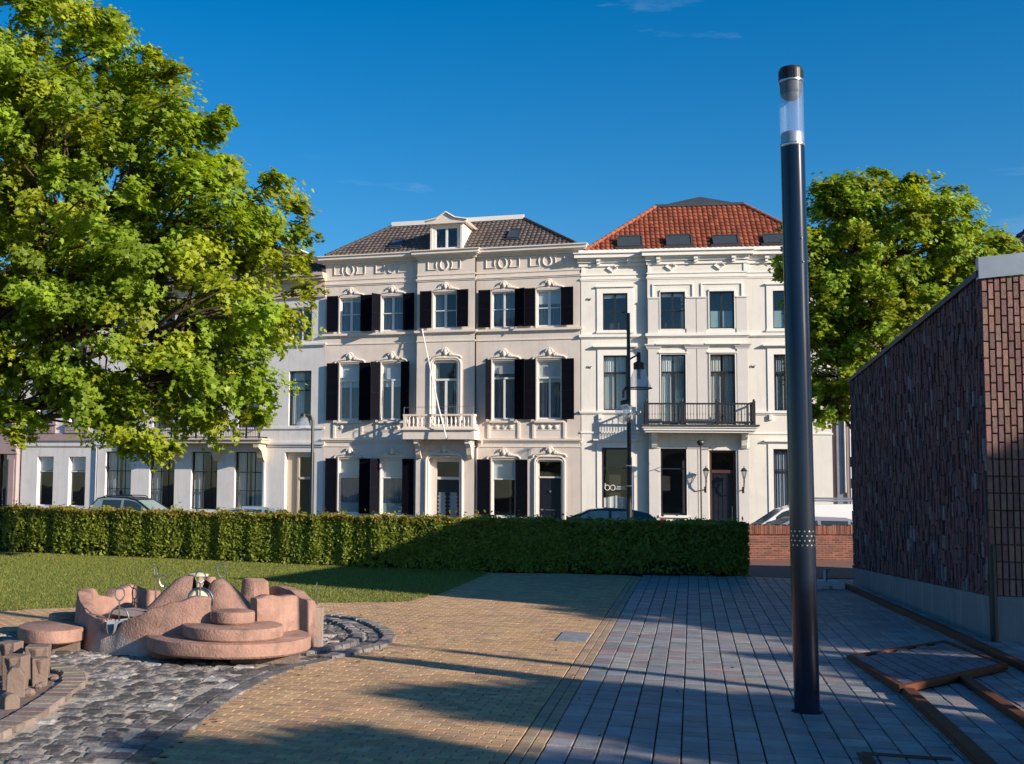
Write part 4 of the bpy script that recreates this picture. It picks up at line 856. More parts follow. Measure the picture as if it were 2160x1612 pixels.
# ---- brown house to the right
Bn = empty('town_house', P1, -AW, label='brown stucco house with white arched window surround partly hidden right of the white house', cat='house')
wn_ = [(13.35, 14.9, 1.5, 4.9), (17, 18.3, 1.5, 4.9), (20.5, 21.8, 1.5, 4.9)]+[(u, u+1.2, z, z+2.4) for u in (13.4, 16.9, 20.4) for z in (6.2, 9.8)]
wb = MB(); wall(wb, 11.93, 30, ZB, 12.1, .12, wn_, .3); wb.build('wall', 'brown', Bn); shell(Bn, 11.93, 30, ZB, 12.1, 9, 'brown', 1.5)
s_ = MB()
for a, b, z0, z1 in wn_[:3]: s_.tube([(a-.15, .05, z0-.2), (a-.15, .05, z1-.2), (a, .05, z1+.05), (a+.35, .05, z1+.18), (b-.35, .05, z1+.18), (b, .05, z1+.05), (b+.15, .05, z1-.2), (b+.15, .05, z0-.2)], .15, 6)
s_.box(11.93, 30, -.03, .12, .9, 1.25); s_.box(11.93, 30, -.3, .12, 11.9, 12.2); s_.split('window_surround', 'whitetrim', Bn)
for a, b, z0, z1 in wn_: window(Bn, a, b, z0, z1, .12, 'winwhite', .08, hb=[(z1-(z1-z0)*.33, .07)], blind=.5)
MB().tube([(12.45, -.02, 11.8), (12.45, -.02, 1.9)], .06, 7).tube([(12.7, .0, 11.8), (12.7, .0, ZB)], .05, 7).box(12.1, 12.35, .04, .119, 1.0, 11.8).build('downpipe', 'zinc', Bn)
tiles(Bn, [(12, -.1, 12.2), (18.6, -.1, 12.2), (18.6, 2, 13.2), (12.4, 2, 13.2)], (.10, .085, .08), 'tiledark')
tiles(Bn, [(18.6, -.15, 12.25), (30, -.15, 12.25), (30, 4.2, 16.2), (23.4, 4.2, 16.2)], (.04, .04, .05), 'tiledark')
tiles(Bn, [(18.6, 8.5, 12.25), (18.6, -.15, 12.25), (23.4, 4.2, 16.2), (23.4, 5, 16.2)], (.04, .04, .05), 'tiledark')

# ------------------------------------------------------------------ brick building on the right
BB = empty('brick_building', (K0.x, K0.y, 0), math.atan2(K1.y-K0.y, K1.x-K0.x), label='low purple brick building with sloping top edge on a grey concrete plinth at the right', cat='building')
LB = (K1-K0).length         # local x runs along the left face away from the camera, local -y is to the right... side face at y=0, body at y<0
H0, H1, P0z, P1z = 5.05, 4.40, .60, .345
FW = 14.0; HR = 6.3; HRB = 5.6
core = MB(); core.add([(.05, -.06, -.4), (LB, -.06, -.4), (LB, -FW, -.4), (.05, -FW, -.4), (.05, -.06, H0-.12), (LB, -.06, H1-.05), (LB, -FW, HRB), (.05, -FW, HR-.1)], [(0, 1, 5, 4), (1, 2, 6, 5), (2, 3, 7, 6), (3, 0, 4, 7), (4, 5, 6, 7)])
core.build('core_wall', 'mortar', BB)
b = MB(); bw_, bh = .080, .232
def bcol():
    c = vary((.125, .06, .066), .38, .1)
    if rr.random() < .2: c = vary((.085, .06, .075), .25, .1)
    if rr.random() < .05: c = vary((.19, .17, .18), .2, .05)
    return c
n = int(LB/bw_)
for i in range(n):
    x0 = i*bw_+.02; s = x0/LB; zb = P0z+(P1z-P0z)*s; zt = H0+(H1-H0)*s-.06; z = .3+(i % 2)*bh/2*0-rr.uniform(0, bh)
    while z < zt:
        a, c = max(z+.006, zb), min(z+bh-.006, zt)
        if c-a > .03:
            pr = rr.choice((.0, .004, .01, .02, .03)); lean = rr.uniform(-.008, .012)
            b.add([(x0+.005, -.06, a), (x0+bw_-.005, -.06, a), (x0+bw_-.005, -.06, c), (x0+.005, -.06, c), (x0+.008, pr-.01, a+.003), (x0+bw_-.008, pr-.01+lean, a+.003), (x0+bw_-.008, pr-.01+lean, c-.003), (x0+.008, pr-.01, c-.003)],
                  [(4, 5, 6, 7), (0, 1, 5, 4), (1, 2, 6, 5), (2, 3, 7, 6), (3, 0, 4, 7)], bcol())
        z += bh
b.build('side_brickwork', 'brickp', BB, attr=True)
b = MB(); def_n = int(5.2/bw_)
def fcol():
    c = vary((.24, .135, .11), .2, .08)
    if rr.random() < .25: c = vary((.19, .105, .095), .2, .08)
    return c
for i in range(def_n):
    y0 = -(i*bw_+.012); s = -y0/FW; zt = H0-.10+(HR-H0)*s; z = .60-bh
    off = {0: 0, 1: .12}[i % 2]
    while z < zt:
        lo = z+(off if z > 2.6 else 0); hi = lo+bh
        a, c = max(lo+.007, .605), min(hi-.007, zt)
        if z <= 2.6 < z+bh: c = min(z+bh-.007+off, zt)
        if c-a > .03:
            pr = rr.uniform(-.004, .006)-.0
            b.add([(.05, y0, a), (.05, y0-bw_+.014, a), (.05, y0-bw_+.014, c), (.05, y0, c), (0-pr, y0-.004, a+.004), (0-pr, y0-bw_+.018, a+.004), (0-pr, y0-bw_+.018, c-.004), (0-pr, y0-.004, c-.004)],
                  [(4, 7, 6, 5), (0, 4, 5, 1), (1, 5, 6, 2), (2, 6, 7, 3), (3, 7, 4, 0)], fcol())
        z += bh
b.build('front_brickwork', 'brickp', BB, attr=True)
b = MB(); b.add([(-.02, .02, -.3), (LB, .02, -.3), (LB, .02, P1z), (-.02, .02, P0z), (-.02, -.07, P0z), (LB, -.07, P1z)], [(0, 1, 2, 3), (3, 2, 5, 4)])
b.add([(-.02, .02, -.3), (-.02, -FW, -.3), (-.02, -FW, .6), (-.02, .02, .6), (.07, .02, .6), (.07, -FW, .6)], [(0, 3, 2, 1), (3, 4, 5, 2)]); b.build('plinth', 'concrete', BB)
b = MB(); b.add([(-.04, .03, H0-.10), (-.04, -FW, HR-.10), (-.04, -FW, HR+.22), (-.04, .03, H0+.20), (.3, .03, H0+.20), (.3, -FW, HR+.22)], [(0, 3, 2, 1), (3, 4, 5, 2)])
b.add([(-.04, .03, H0-.10), (.1, .03, H0-.10), (.1, .03, H0+.2), (-.04, .03, H0+.2)], [(0, 1, 2, 3)])
b.build('parapet_cap', 'zinc', BB)
b = MB(); b.add([(.02, .045, H0-.06), (LB+.05, .045, H1-.06), (LB+.05, .045, H1+.02), (.02, .045, H0+.03), (.02, -.3, H0+.03), (LB+.05, -.3, H1+.02), (.02, -.3, H0-.06), (LB+.05, -.3, H1-.06)], [(0, 1, 2, 3), (3, 2, 5, 4), (0, 6, 7, 1)]); b.build('edge_trim', 'lead', BB)
MB().tube([(-.05, -.03, -.02), (-.05, -.03, 1.28)], .045, 8).box(-.08, .0, -.06, .0, 1.2, 1.3).build('downpipe', 'iron', BB)

# rusted steel rail and raised beams beside it
def bar(name, pts, wd, z0, z1, label, cat='steel edging', m='corten', group=None):
    b = MB(); L_, R2 = [], []
    for i, p in enumerate(pts):
        p = Vector(p); d = (Vector(pts[min(i+1, len(pts)-1)])-Vector(pts[max(i-1, 0)])).normalized(); n_ = Vector((-d.y, d.x)); L_.append(p+n_*wd/2); R2.append(p-n_*wd/2)
    b.prism([tuple(p) for p in L_]+[tuple(p) for p in R2[::-1]], z0, z1); return tag(b.build(name, m, bevel=.006), label, cat, group)
bar('steel_kerb', [(10.50, 25.35), (9.54, 21.3), (8.66, 17.5), (7.92, 14.5), (7.0, 10.6)], .11, -.03, .085, 'long rusted steel kerb running along the foot of the brick building')
bar('steel_beam', [(5.64, 12.15), (4.95, 9.75), (4.1, 6.9)], .11, -.03, .07, 'nearest rusted steel beam running from the tilted paved panel to the bottom edge', 'steel beam')
bar('steel_beam', [(6.62, 12.98), (5.95, 10.6), (5.1, 7.9)], .11, -.03, .07, 'second rusted steel beam, between the nearest beam and the wall kerb', 'steel beam')
TP = empty('tilted_paved_panel', (6.7, 13.6, 0), label='raised tilted panel of slate paving framed in rusted steel beside the kerb', cat='paved panel')
def lp(x, y, z): return (x-6.7, y-13.6, z)
c4 = [(6.10, 14.62, .02), (8.02, 16.2, .02), (7.50, 13.80, .07), (5.58, 12.15, .07)]
def bil(u, v): a = [c4[0][k]+(c4[1][k]-c4[0][k])*u for k in range(3)]; b_ = [c4[3][k]+(c4[2][k]-c4[3][k])*u for k in range(3)]; return lp(*[a[k]+(b_[k]-a[k])*v for k in range(3)])
b = MB(); nu, nv = 9, 9
for i in range(nu):
    for j in range(nv):
        u0, u1 = .03+.94*i/nu+.006, .03+.94*(i+1)/nu-.006; v0, v1 = .03+.94*(j+(.5 if i % 2 else 0))/nv+.004, .03+.94*(j+1+(.5 if i % 2 else 0))/nv-.004
        v1 = min(v1, .97)
        if v1-v0 < .02: continue
        q_ = [bil(u0, v0), bil(u1, v0), bil(u1, v1), bil(u0, v1)]; b.add([(x, y, z+.012) for x, y, z in q_]+[(x, y, z-.01) for x, y, z in q_], [(3, 2, 1, 0), (0, 1, 5, 4), (1, 2, 6, 5), (2, 3, 7, 6), (3, 0, 4, 7)], vary((.13, .135, .16), .18, .05))
b.build('paving', 'slate', TP, attr=True)
b = MB()
for (ua, va), (ub, vb_) in (((0, 0), (1, 0)), ((1, 0), (1, 1)), ((0, 1), (1, 1)), ((0, 0), (0, 1))):
    A, B = Vector(bil(ua, va)), Vector(bil(ub, vb_)); d = (B-A).normalized(); n_ = Vector((-d.y, d.x, 0))*.028; e1 = .0279 if ua == ub else 0; A = A-d*e1; B = B+d*e1
    b.add([tuple(A-n_+Vector((0, 0, dz))) for dz in (-.05, .022)]+[tuple(A+n_+Vector((0, 0, dz))) for dz in (-.05, .022)]+[tuple(B-n_+Vector((0, 0, dz))) for dz in (-.05, .022)]+[tuple(B+n_+Vector((0, 0, dz))) for dz in (-.05, .022)],
          [(0, 1, 3, 2), (4, 6, 7, 5), (1, 5, 7, 3), (0, 4, 5, 1), (2, 3, 7, 6)])
b.build('steel_frame', 'corten', TP)
b = MB(); b.add([bil(0, 0), bil(1, 0), bil(1, 1), bil(0, 1)], [(0, 1, 2, 3)]); b.v = [(x, y, z-.012) for x, y, z in b.v]; b.build('underlay', 'jointd', TP)
rs_ = np.random.default_rng(9); q1 = np.c_[rs_.uniform(-1.5, 5.5, 110), rs_.uniform(9, 27, 110), np.full(110, .012)]; q1[:45, :2] = np.array([[COBBLE[k % 12][0]+rs_.normal(0, .25)+.25, COBBLE[k % 12][1]+rs_.normal(0, .4)] for k in range(45)])
tag(leaves('leaf_litter', q1, np.array([0, 0, 1.])+rs_.normal(0, .3, (110, 3)), .045, OVAL, 'leaf', np.array([.10, .09, .03])*rs_.uniform(.5, 1.6, (110, 1))), 'small dry leaves scattered over the tan paving', 'leaf litter', kind='stuff')
fr = MB()
for a, c in (((4.02, 9.42), (4.62, 9.26)), ((4.02, 9.42), (3.6, 8.0))):
    A, B = Vector(a), Vector(c); d = (B-A).normalized(); n_ = Vector((-d.y, d.x))*.05; fr.prism([tuple(A-n_), tuple(B-n_), tuple(B+n_), tuple(A+n_)], -.02, .008+.002*(c[0] < 4))
tag(fr.build('tree_pit_frame', 'corten'), 'flat rusted steel angle frame set flush in the slate paving at the bottom edge', 'steel frame')

# ------------------------------------------------------------------ lamp columns (one in view, two beside the square out of frame)
def column_lamp(x, y, lean, label):
    e = empty('lamp_column', (x, y, 0), label=label, cat='street lamp', group='tubular lamp columns on the square'); e.rotation_euler = (0, lean, 0)
    r = .110
    MB().lathe([(r, -.02), (r, 3.52), (r*.985, 3.54), (r*.985, 4.30), (r*.97, 5.205)], n=40).build('post', 'pole', e, smooth=True)
    MB().lathe([(r*.99, 5.205), (r*1.02, 5.210), (r*1.02, 5.235), (r*.99, 5.240)], n=32).build('lower_ring', 'chrome', e, smooth=True)
    MB().lathe([(r*.90, 5.235), (r*.90, 5.335), (r*.85, 5.345), (.0, 5.345)], n=32).build('lamp_holder', 'zinc', e, smooth=True)
    MB().lathe([(r*.98, 5.240), (r*.98, 5.835)], n=40).build('glass_tube', 'clear', e, smooth=True)
    MB().lathe([(r*.86, 5.345), (r*.86, 5.715)], n=32).build('inner_tube', 'clear', e, smooth=True)
    MB().lathe([(.0, 5.655), (r*.5, 5.665), (r*.84, 5.705), (r*.9, 5.755), (r*.9, 5.835)], n=32).build('reflector', 'lead', e, smooth=True)
    MB().lathe([(r*.99, 5.825), (r*1.03, 5.830), (r*1.03, 5.845)], n=32).build('upper_ring', 'chrome', e, smooth=True)
    c = MB(); c.lathe([(r*.98, 5.840), (r*.98, 5.935), (r*.86, 5.970), (.0, 5.975)], n=32)
    for k in range(36): a = 2*PI*k/36; c.add([(r*1.04*math.cos(a+s), r*1.04*math.sin(a+s), z) for s, z in ((-.035, 5.845), (.035, 5.845), (.035, 5.945), (-.035, 5.945))], [(0, 1, 2, 3)])
    c.build('cap', 'polecap', e)
    MB().lathe([(r*1.0, -.01), (r*1.22, -.008), (r*1.22, .007), (r*1.0, .009)], n=24).build('foot_joint', 'jointd', e)
    d = MB()
    for row in range(4):
        for k in range(16):
            a = 2*PI*(k+.5*(row % 2))/16; z = 1.50+row*.042; cx_, cy_ = (r+.0015)*math.cos(a), (r+.0015)*math.sin(a); t = Vector((-math.sin(a), math.cos(a), 0))
            d.add([(cx_+t.x*.0085*math.cos(q_), cy_+t.y*.0085*math.cos(q_), z+.0085*math.sin(q_)) for q_ in [PI/3*i for i in range(6)]], [(0, 1, 2, 3, 4, 5)])
    d.build('vent_dots', 'chrome', e)
    MB().blob((.03, -r+.002, 4.1), (.009, .009, .009)).build('bolt', 'chrome', e); MB().blob((.02, -r, 4.32), (.009, .009, .009)).build('bolt', 'chrome', e)
    return e
column_lamp(4.25, 11.13, -.008, 'tall dark blue tubular lamp column with clear glass top standing on the slate paving')
column_lamp(12.6, 6.07, 0, 'tubular lamp column right of the camera, outside the picture, shading the fountain edge')
column_lamp(12.0, 5.3, 0, 'second tubular lamp column right of the camera, outside the picture')

def street_lamp(x, y, h, kind, label):
    e = empty('street_lamp', (x, y, -.36), label=label, cat='street lamp')
    if kind == 0:
        MB().tube([(0, 0, 0), (0, 0, 3.4), (0, 0, 3.41), (0, 0, h)], [.10, .095, .075, .06], 10).build('post', 'iron', e, smooth=True)
        z = 6.25
        MB().tube([(0, 0, z+.55), (.35, .2, z+.75), (.42, .25, z+.5)], .035, 6).tube([(.42, .25, z+.42), (.42, .25, z+.85)], .07, 8).lathe([(.19, .0), (.19, .22), (.12, .26)], (.42, .25, z+.25), 14).build('lantern_arm', 'iron', e)
        MB().lathe([(.17, .25), (.44, -.42)], (.42, .25, z), 16).build('conical_shade', 'lampglass', e, smooth=True)
        MB().tube([(.42+.44*math.cos(2*PI*k/20), .25+.44*math.sin(2*PI*k/20), z-.42) for k in range(21)], .022, 5).tube([(.42, .25, z+.25), (.42, .25, z-.1)], .06, 8).build('shade_rim', 'iron', e)
        MB().tube([(-.04, 0, z-.38), (-.22, -.15, z-.55), (-.22, -.15, z-.8)], .05, 6).lathe([(.17, .0), (.17, .14), (.1, .18)], (-.16, -.15, z-1.05), 14).build('globe_arm', 'iron', e)
        MB().blob((-.16, -.15, z-1.33), .35, 20, 12).build('glass_globe', 'lampglass', e, smooth=True)
        MB().tube([(-.16, -.15, z-1.05), (-.16, -.15, z-1.4)], .07, 8).build('bulb', 'whiteconcrete', e)
        s_ = MB()
        for zz in (2.4, 3.1): s_.lathe([(.102, 0), (.102, .03)], (0, 0, zz), 12)
        s_.build('bands', 'chrome', e)
    else:
        MB().tube([(0, 0, 0), (0, 0, h), (-.08, 0, h+.18), (-.32, -.05, h+.22)], [.07, .055, .045, .035], 8).build('post', 'iron', e, smooth=True)
        MB().lathe([(.08, .14), (.16, .08), (.30, -.30)], (-.35, -.05, h+.02), 14).build('conical_shade', 'lampglass', e, smooth=True)
        MB().lathe([(.0, .26), (.09, .22), (.12, .10), (.17, .08)], (-.35, -.05, h+.02), 12).build('lamp_hood', 'iron', e, smooth=True)
street_lamp(10.02, 42, 8.45, 0, 'tall dark street lamp with glass globe and conical lantern in front of the white house')
street_lamp(-1.02, 44, 4.62, 1, 'slim street lamp with glass cone shade in front of the arched-window house')

# ------------------------------------------------------------------ low wall, blocks
lw = empty('low_brick_wall', (10.3, 34.6, 0), math.atan2(.71, 3.15), label='low red brick wall with upright coping bricks behind the lamp column', cat='wall')
LW = 16
b = MB(); b.box(0, LW, 0, .26, -.3, .72); b.build('core', 'mortarl', lw)
b = MB()
for r_ in range(13):
    x = -(r_ % 2)*.11; z = -.1+r_*.063
    while x < 9.5:
        if x > -.1: b.add([(x, -.012, z), (x+.21, -.012, z), (x+.21, -.012, z+.052), (x, -.012, z+.052), (x, .01, z), (x+.21, .01, z), (x+.21, .01, z+.052), (x, .01, z+.052)], [(0, 1, 2, 3), (3, 2, 6, 7), (0, 3, 7, 4), (1, 5, 6, 2), (0, 4, 5, 1)], vary((.125, .045, .032), .35, .1))
        x += .22
b.build('brick_courses', 'brickred', lw, attr=True)
b = MB(); x = 0
while x < 9.5:
    wd = rr.uniform(.055, .08); b.box(x+.005, x+wd-.004, -.05-rr.uniform(0, .02), .3, .72, .99+rr.uniform(-.03, .01), vary((.15, .06, .042), .4, .12)); x += wd
b.build('coping_bricks', 'brickred', lw, attr=True)
def fence_foot(x, y, rz, tube, label):
    e = empty('fence_foot', (x, y, 0), rz, label=label, cat='fence foot')
    MB().prism([(-.36, 0), (-.12, 0), (-.10, .06), (.10, .06), (.12, 0), (.36, 0), (.36, .13), (.33, .16), (-.33, .16), (-.36, .13)], -.11, .11, 'y').build('concrete_block', 'whiteconcrete', e, bevel=.008)
    if tube: MB().tube([(.0, 0, .15), (.0, 0, .40)], .042, 10).box(-.09, .09, -.03, .03, .38, .405).build('tube_stub', 'zinc', e)
fence_foot(9.93, 24.9, R(3), True, 'white concrete fence foot with upright grey tube at the far corner of the brick building')
fence_foot(9.35, 16.6, R(-10), False, 'white concrete fence foot against the plinth at the right picture edge')

# ------------------------------------------------------------------ hedge
HP = [(-17, 38.2), (-9.38, 33.73), (-7.06, 32.5), (-3.84, 31.2), (-1.36, 30.1), (.97, 29.05), (3.15, 28.42), (5.29, 28.16), (9.50, 28.22)]
hg = empty('hedge', (0, 28, 0), label='long clipped beech hedge with yellowish new tips along its top, behind the lawn', cat='hedge')
HH, HT = 1.20, 1.15
def hpos(t):
    t = t*(len(HP)-1); i = min(int(t), len(HP)-2); f_ = t-i; a, b_ = Vector(HP[i]), Vector(HP[i+1]); d = (b_-a).normalized(); return a+(b_-a)*f_, Vector((-d.y, d.x))
b = MB(); nseg = 60; ring = []
for k in range(nseg+1):
    p, n_ = hpos(k/nseg); ring.append([(p+n_*a) for a in (.10, HT-.1)])
for k in range(nseg):
    a, c = ring[k], ring[k+1]
    b.add([(a[0].x, a[0].y-28, .02), (c[0].x, c[0].y-28, .02), (c[0].x, c[0].y-28, HH-.12), (a[0].x, a[0].y-28, HH-.12), (a[1].x, a[1].y-28, .02), (c[1].x, c[1].y-28, .02), (c[1].x, c[1].y-28, HH-.12), (a[1].x, a[1].y-28, HH-.12)], [(0, 1, 2, 3), (3, 2, 6, 7), (5, 4, 7, 6)])
a, c = ring[-1]; b.quad((a.x-.1, a.y-28, .02), (c.x-.1, c.y-28, .02), (c.x-.1, c.y-28, HH-.12), (a.x-.1, a.y-28, HH-.12))
b.build('branches', 'hedgecore', hg)  # plain dark core behind the leaf cards, coloured as inner shade
n = 78000; P = np.zeros((n, 3)); Nn = np.zeros((n, 3)); cols = np.zeros((n, 3)); rs = np.random.default_rng(3)
for i in range(n):
    t = rs.random()**.8; t = 1-(1-t)*.93 if t > .0 else t
    p, n_ = hpos(t); u = rs.random()
    bump = .05*math.sin(t*160)+.05*math.sin(t*67+1)+.03*math.sin(t*311)
    if u < .52: dep = abs(rs.normal(0, .055))+bump*.5; z = rs.uniform(.03, HH+.0); q_ = p+n_*dep; nn_ = (-n_.x, -n_.y, .35)
    elif u < .90: dep = rs.uniform(0, HT); z = HH-abs(rs.normal(0, .045))+.035*math.sin(t*90+dep*3)+.025*math.sin(t*230+dep*5)+(rs.random() < .06)*rs.uniform(0, .09); q_ = p+n_*dep; nn_ = (-n_.x*.3, -n_.y*.3, 1)
    elif u < .94: q_ = p+n_*(HT-abs(rs.normal(0, .05))); z = rs.uniform(.3, HH); nn_ = (n_.x, n_.y, .3)
    else: p, n_ = hpos(1); q_ = Vector((p.x-.02-abs(rs.normal(0, .06)), p.y+rs.uniform(0, HT))); z = rs.uniform(.03, HH); nn_ = (1, 0, .3)
    P[i] = (q_.x, q_.y-28, z); Nn[i] = nn_
    tip = max(0, (z-.93)/.27) if u < .9 else 0
    base = np.array([.17, .215, .028])*rs.uniform(.5, 1.35)
    if rs.random() < .25: base = np.array([.24, .27, .03])*rs.uniform(.7, 1.2)
    if z > 1.12 and rs.random() < .45*min(1, max(.12, (1.0-t)*2.2)): base = np.array([.30, .19, .035])*rs.uniform(.6, 1.2)
    elif z > 1.05 and rs.random() < .5: base = np.array([.19, .20, .03])*rs.uniform(.7, 1.2)
    cols[i] = base
    if u < .52 and z < .22+.12*math.sin(t*75) and rs.random() < .6: P[i, 2] = z+.35
    if rs.random() < .006: P[i, 2] += rs.uniform(.08, .2)*(z > 1.1)
Nn += rs.normal(0, .55, (n, 3))
leaves('foliage', P, Nn, .098, OVAL, 'hleaf', cols, hg)

# ------------------------------------------------------------------ trees
def tree(loc, ells, nclu, per, lsz, crad, label, seed, trunk, cat='tree', twigs=(), colr=(.215, .305, .028), group=None, fill=.35, name='maple_tree'):
    rs = np.random.default_rng(seed); e = empty(name, loc, label=label, cat=cat, group=group); O = np.array(loc)
    E = np.array([(x, y, z, r) for x, y, z, r in ells], float); E[:, :3] -= O; wts = E[:, 3]**2; wts /= wts.sum()
    C = []; tries = 0
    while len(C) < nclu and tries < nclu*60:
        tries += 1; k = rs.choice(len(E), p=wts); d = rs.normal(size=3); d /= np.linalg.norm(d); inner = rs.random() < fill
        s = rs.uniform(.35, .85) if inner else rs.uniform(.86, 1.0); p = E[k, :3]+d*E[k, 3]*s
        if not inner:
            dd = np.linalg.norm(E[:, :3]-p, axis=1)/E[:, 3]; dd[k] = 9
            if dd.min() < .78: continue
        C.append(np.r_[p, crad*rs.uniform(.6, 1.25), d])
    for x, y, z, r in twigs: C.append(np.r_[np.array((x, y, z))-O, r, 0, 0, 1])
    C = np.array(C); m = len(C); ctr = E[:, :3].T @ (E[:, 3]/E[:, 3].sum())
    idx = np.repeat(np.arange(m), per); N_ = len(idx); cc = C[idx]
    # leaves hang in drooping sprays: several shoots per cluster
    ns = 7; sh = rs.normal(size=(m, ns, 3)); sh /= np.linalg.norm(sh, axis=2, keepdims=True); sh[:, :, 2] = sh[:, :, 2]*.55+.12
    sdir = sh[idx, rs.integers(0, ns, N_)]; s = rs.random(N_)**.7
    P = cc[:, :3]+sdir*(cc[:, 3]*s)[:, None]+rs.normal(0, .13, (N_, 3))*cc[:, 3:4]; P[:, 2] -= (s**2)*.28*cc[:, 3]
    Nn = sdir*.5+cc[:, 4:7]*.35+np.array((.10, -.12, .75))+rs.normal(0, .42, (N_, 3))
    tone = rs.uniform(.75, 1.25, m)[idx]*rs.uniform(.75, 1.25, N_)
    cols = np.array(colr)[None]*tone[:, None]; yl = rs.random(m)[idx] < .3; cols[yl] *= (1.35, 1.12, .95); cols[rs.random(N_) < .06] *= (1.4, 1.25, 1.4)
    leaves('foliage', P, Nn, lsz, MAPLE, 'leaf', cols, e)
    tr_ = MB(); (bx, by, bz), r0, zf = trunk; b0 = Vector((bx, by, bz))-Vector(loc); fork = b0+Vector((0, 0, zf)); r_ = random.Random(seed)
    tr_.tube([b0, b0+Vector((.02, .03, zf*.3)), b0+Vector((-.03, 0, zf*.7)), fork], [r0*1.3, r0, r0*.9, r0*.8], 12); tr_.build('trunk', 'bark', e, smooth=True)
    br = MB()
    for k in range(len(E)):
        tip = Vector(E[k, :3]); mid = fork.lerp(tip, .5)+Vector((r_.uniform(-.4, .4), r_.uniform(-.4, .4), -.3)); rb = r0*.55*min(1, E[k, 3]/3+.3)
        br.tube([fork-Vector((0, 0, .1)), fork.lerp(mid, .5), mid, tip], [rb, rb*.85, rb*.7, rb*.4], 7)
        near = [c for c in C if np.linalg.norm(c[:3]-E[k, :3]) < E[k, 3]*1.15]; r_.shuffle(near)
        for c in near[:34]:
            t = Vector(c[:3]); q_ = tip.lerp(mid, r_.uniform(0, .7)); md = q_.lerp(t, .5)+Vector((r_.uniform(-.3, .3), r_.uniform(-.3, .3), r_.uniform(-.1, .3)))
            br.tube([q_, q_.lerp(md, .6), md, t], [rb*.3, rb*.22, rb*.15, .012], 5, cap=False)
    br.build('branches', 'bark', e, smooth=True)
    return e
LT = [(-9.6, 30, 10.6, 5.2), (-5.9, 28, 8.6, 2.9), (-3.9, 27.5, 6.9, 2.55), (-2.45, 27.2, 6.0, 1.55), (-3.2, 27.2, 4.5, 1.3), (-2.35, 27.0, 4.3, .75), (-8.3, 28, 5.6, 2.3), (-5.6, 27.4, 5.6, 1.9), (-7.0, 28.5, 11.4, 2.0), (-4.0, 27.6, 9.9, 1.0), (-2.6, 27.4, 8.2, 1.2), (-5.9, 27, 4.0, .8), (-4.6, 27, 3.6, .9), (-4.3, 28, 11.0, .7)]
tree((-10.6, 28.6, 0), LT, 680, 290, .122, .78, 'big maple tree with bright green leaves filling the upper left of the view', 11, ((-10.6, 28.6, 0), .34, 3.6), twigs=[(-2.75, 27, 10.35, .42), (-3.0, 27, 10.0, .45), (-4.0, 27.4, 11.5, .5), (-4.6, 27.5, 11.9, .45), (-5.6, 27.8, 12.2, .5), (-1.15, 27, 8.2, .5), (-.95, 27, 7.7, .5), (-1.6, 27, 8.9, .45), (-.8, 27, 6.3, .5), (-.9, 27, 7.0, .45), (-3.9, 27, 2.7, .45), (-4.5, 27, 2.75, .5), (-1.8, 27, 3.5, .45), (-1.9, 27, 3.5, .4), (-7.3, 27, 3.0, .5), (-6.9, 27, 3.4, .55), (-7.6, 27, 3.6, .6), (-5.2, 27, 3.3, .55)])
RT = [(18.0, 39.5, 9.95, 2.8), (16.3, 39, 8.0, 1.65), (16.0, 38.6, 6.0, 1.45), (20.1, 39.5, 8.6, 2.2), (17.8, 38.8, 6.4, 2.6), (14.9, 38.8, 9.6, .75), (22.2, 39.5, 8.0, 1.4), (21.3, 39.2, 9.6, .9), (18.8, 39.3, 11.4, .9), (16.5, 39, 10.8, 1.3), (19.7, 39.5, 10.6, 1.0), (15.4, 38.5, 7.0, .7), (22.7, 39.5, 9.0, .8), (15.6, 38.5, 4.9, .8)]
tree((18.3, 39.5, -.3), RT, 430, 240, .13, .68, 'round maple tree standing behind the brick building on the right', 21, ((18.3, 39.5, -.3), .26, 3.6), twigs=[(17.6, 39, 12.5, .4), (18.6, 39, 12.3, .4), (15.9, 39, 11.6, .35), (20.4, 39, 11.6, .35), (14.5, 38.6, 10.5, .35), (21.4, 39, 10.3, .4), (22.6, 39, 9.6, .4), (14.7, 38.4, 6.6, .35), (14.7, 38.4, 7.2, .3), (14.9, 38.3, 4.5, .45)])
# trees on the near side of the square, right of the camera: they throw the shade across the paving
tree((15.8, .2, 0), [(14.8, 2.0, 5.2, 1.25), (15.0, -3.2, 5.6, 2.0), (16.3, .4, 6.0, 1.2)], 260, 190, .2, .6, 'maple tree right of the camera, outside the picture, shading the paving', 31, ((15.8, .2, 0), .2, 3.2), fill=.6)
tree((18.8, 6.4, 0), [(18.0, 5.2, 4.3, 1.5), (20.0, 6.0, 4.8, 1.5), (18.6, 9.1, 5.3, 1.8), (18.6, 4.2, 5.0, 1.3)], 200, 170, .2, .6, 'smaller maple tree right of the camera, outside the picture, shading the brick front', 41, ((18.8, 6.4, 0), .18, 2.6), fill=.6)

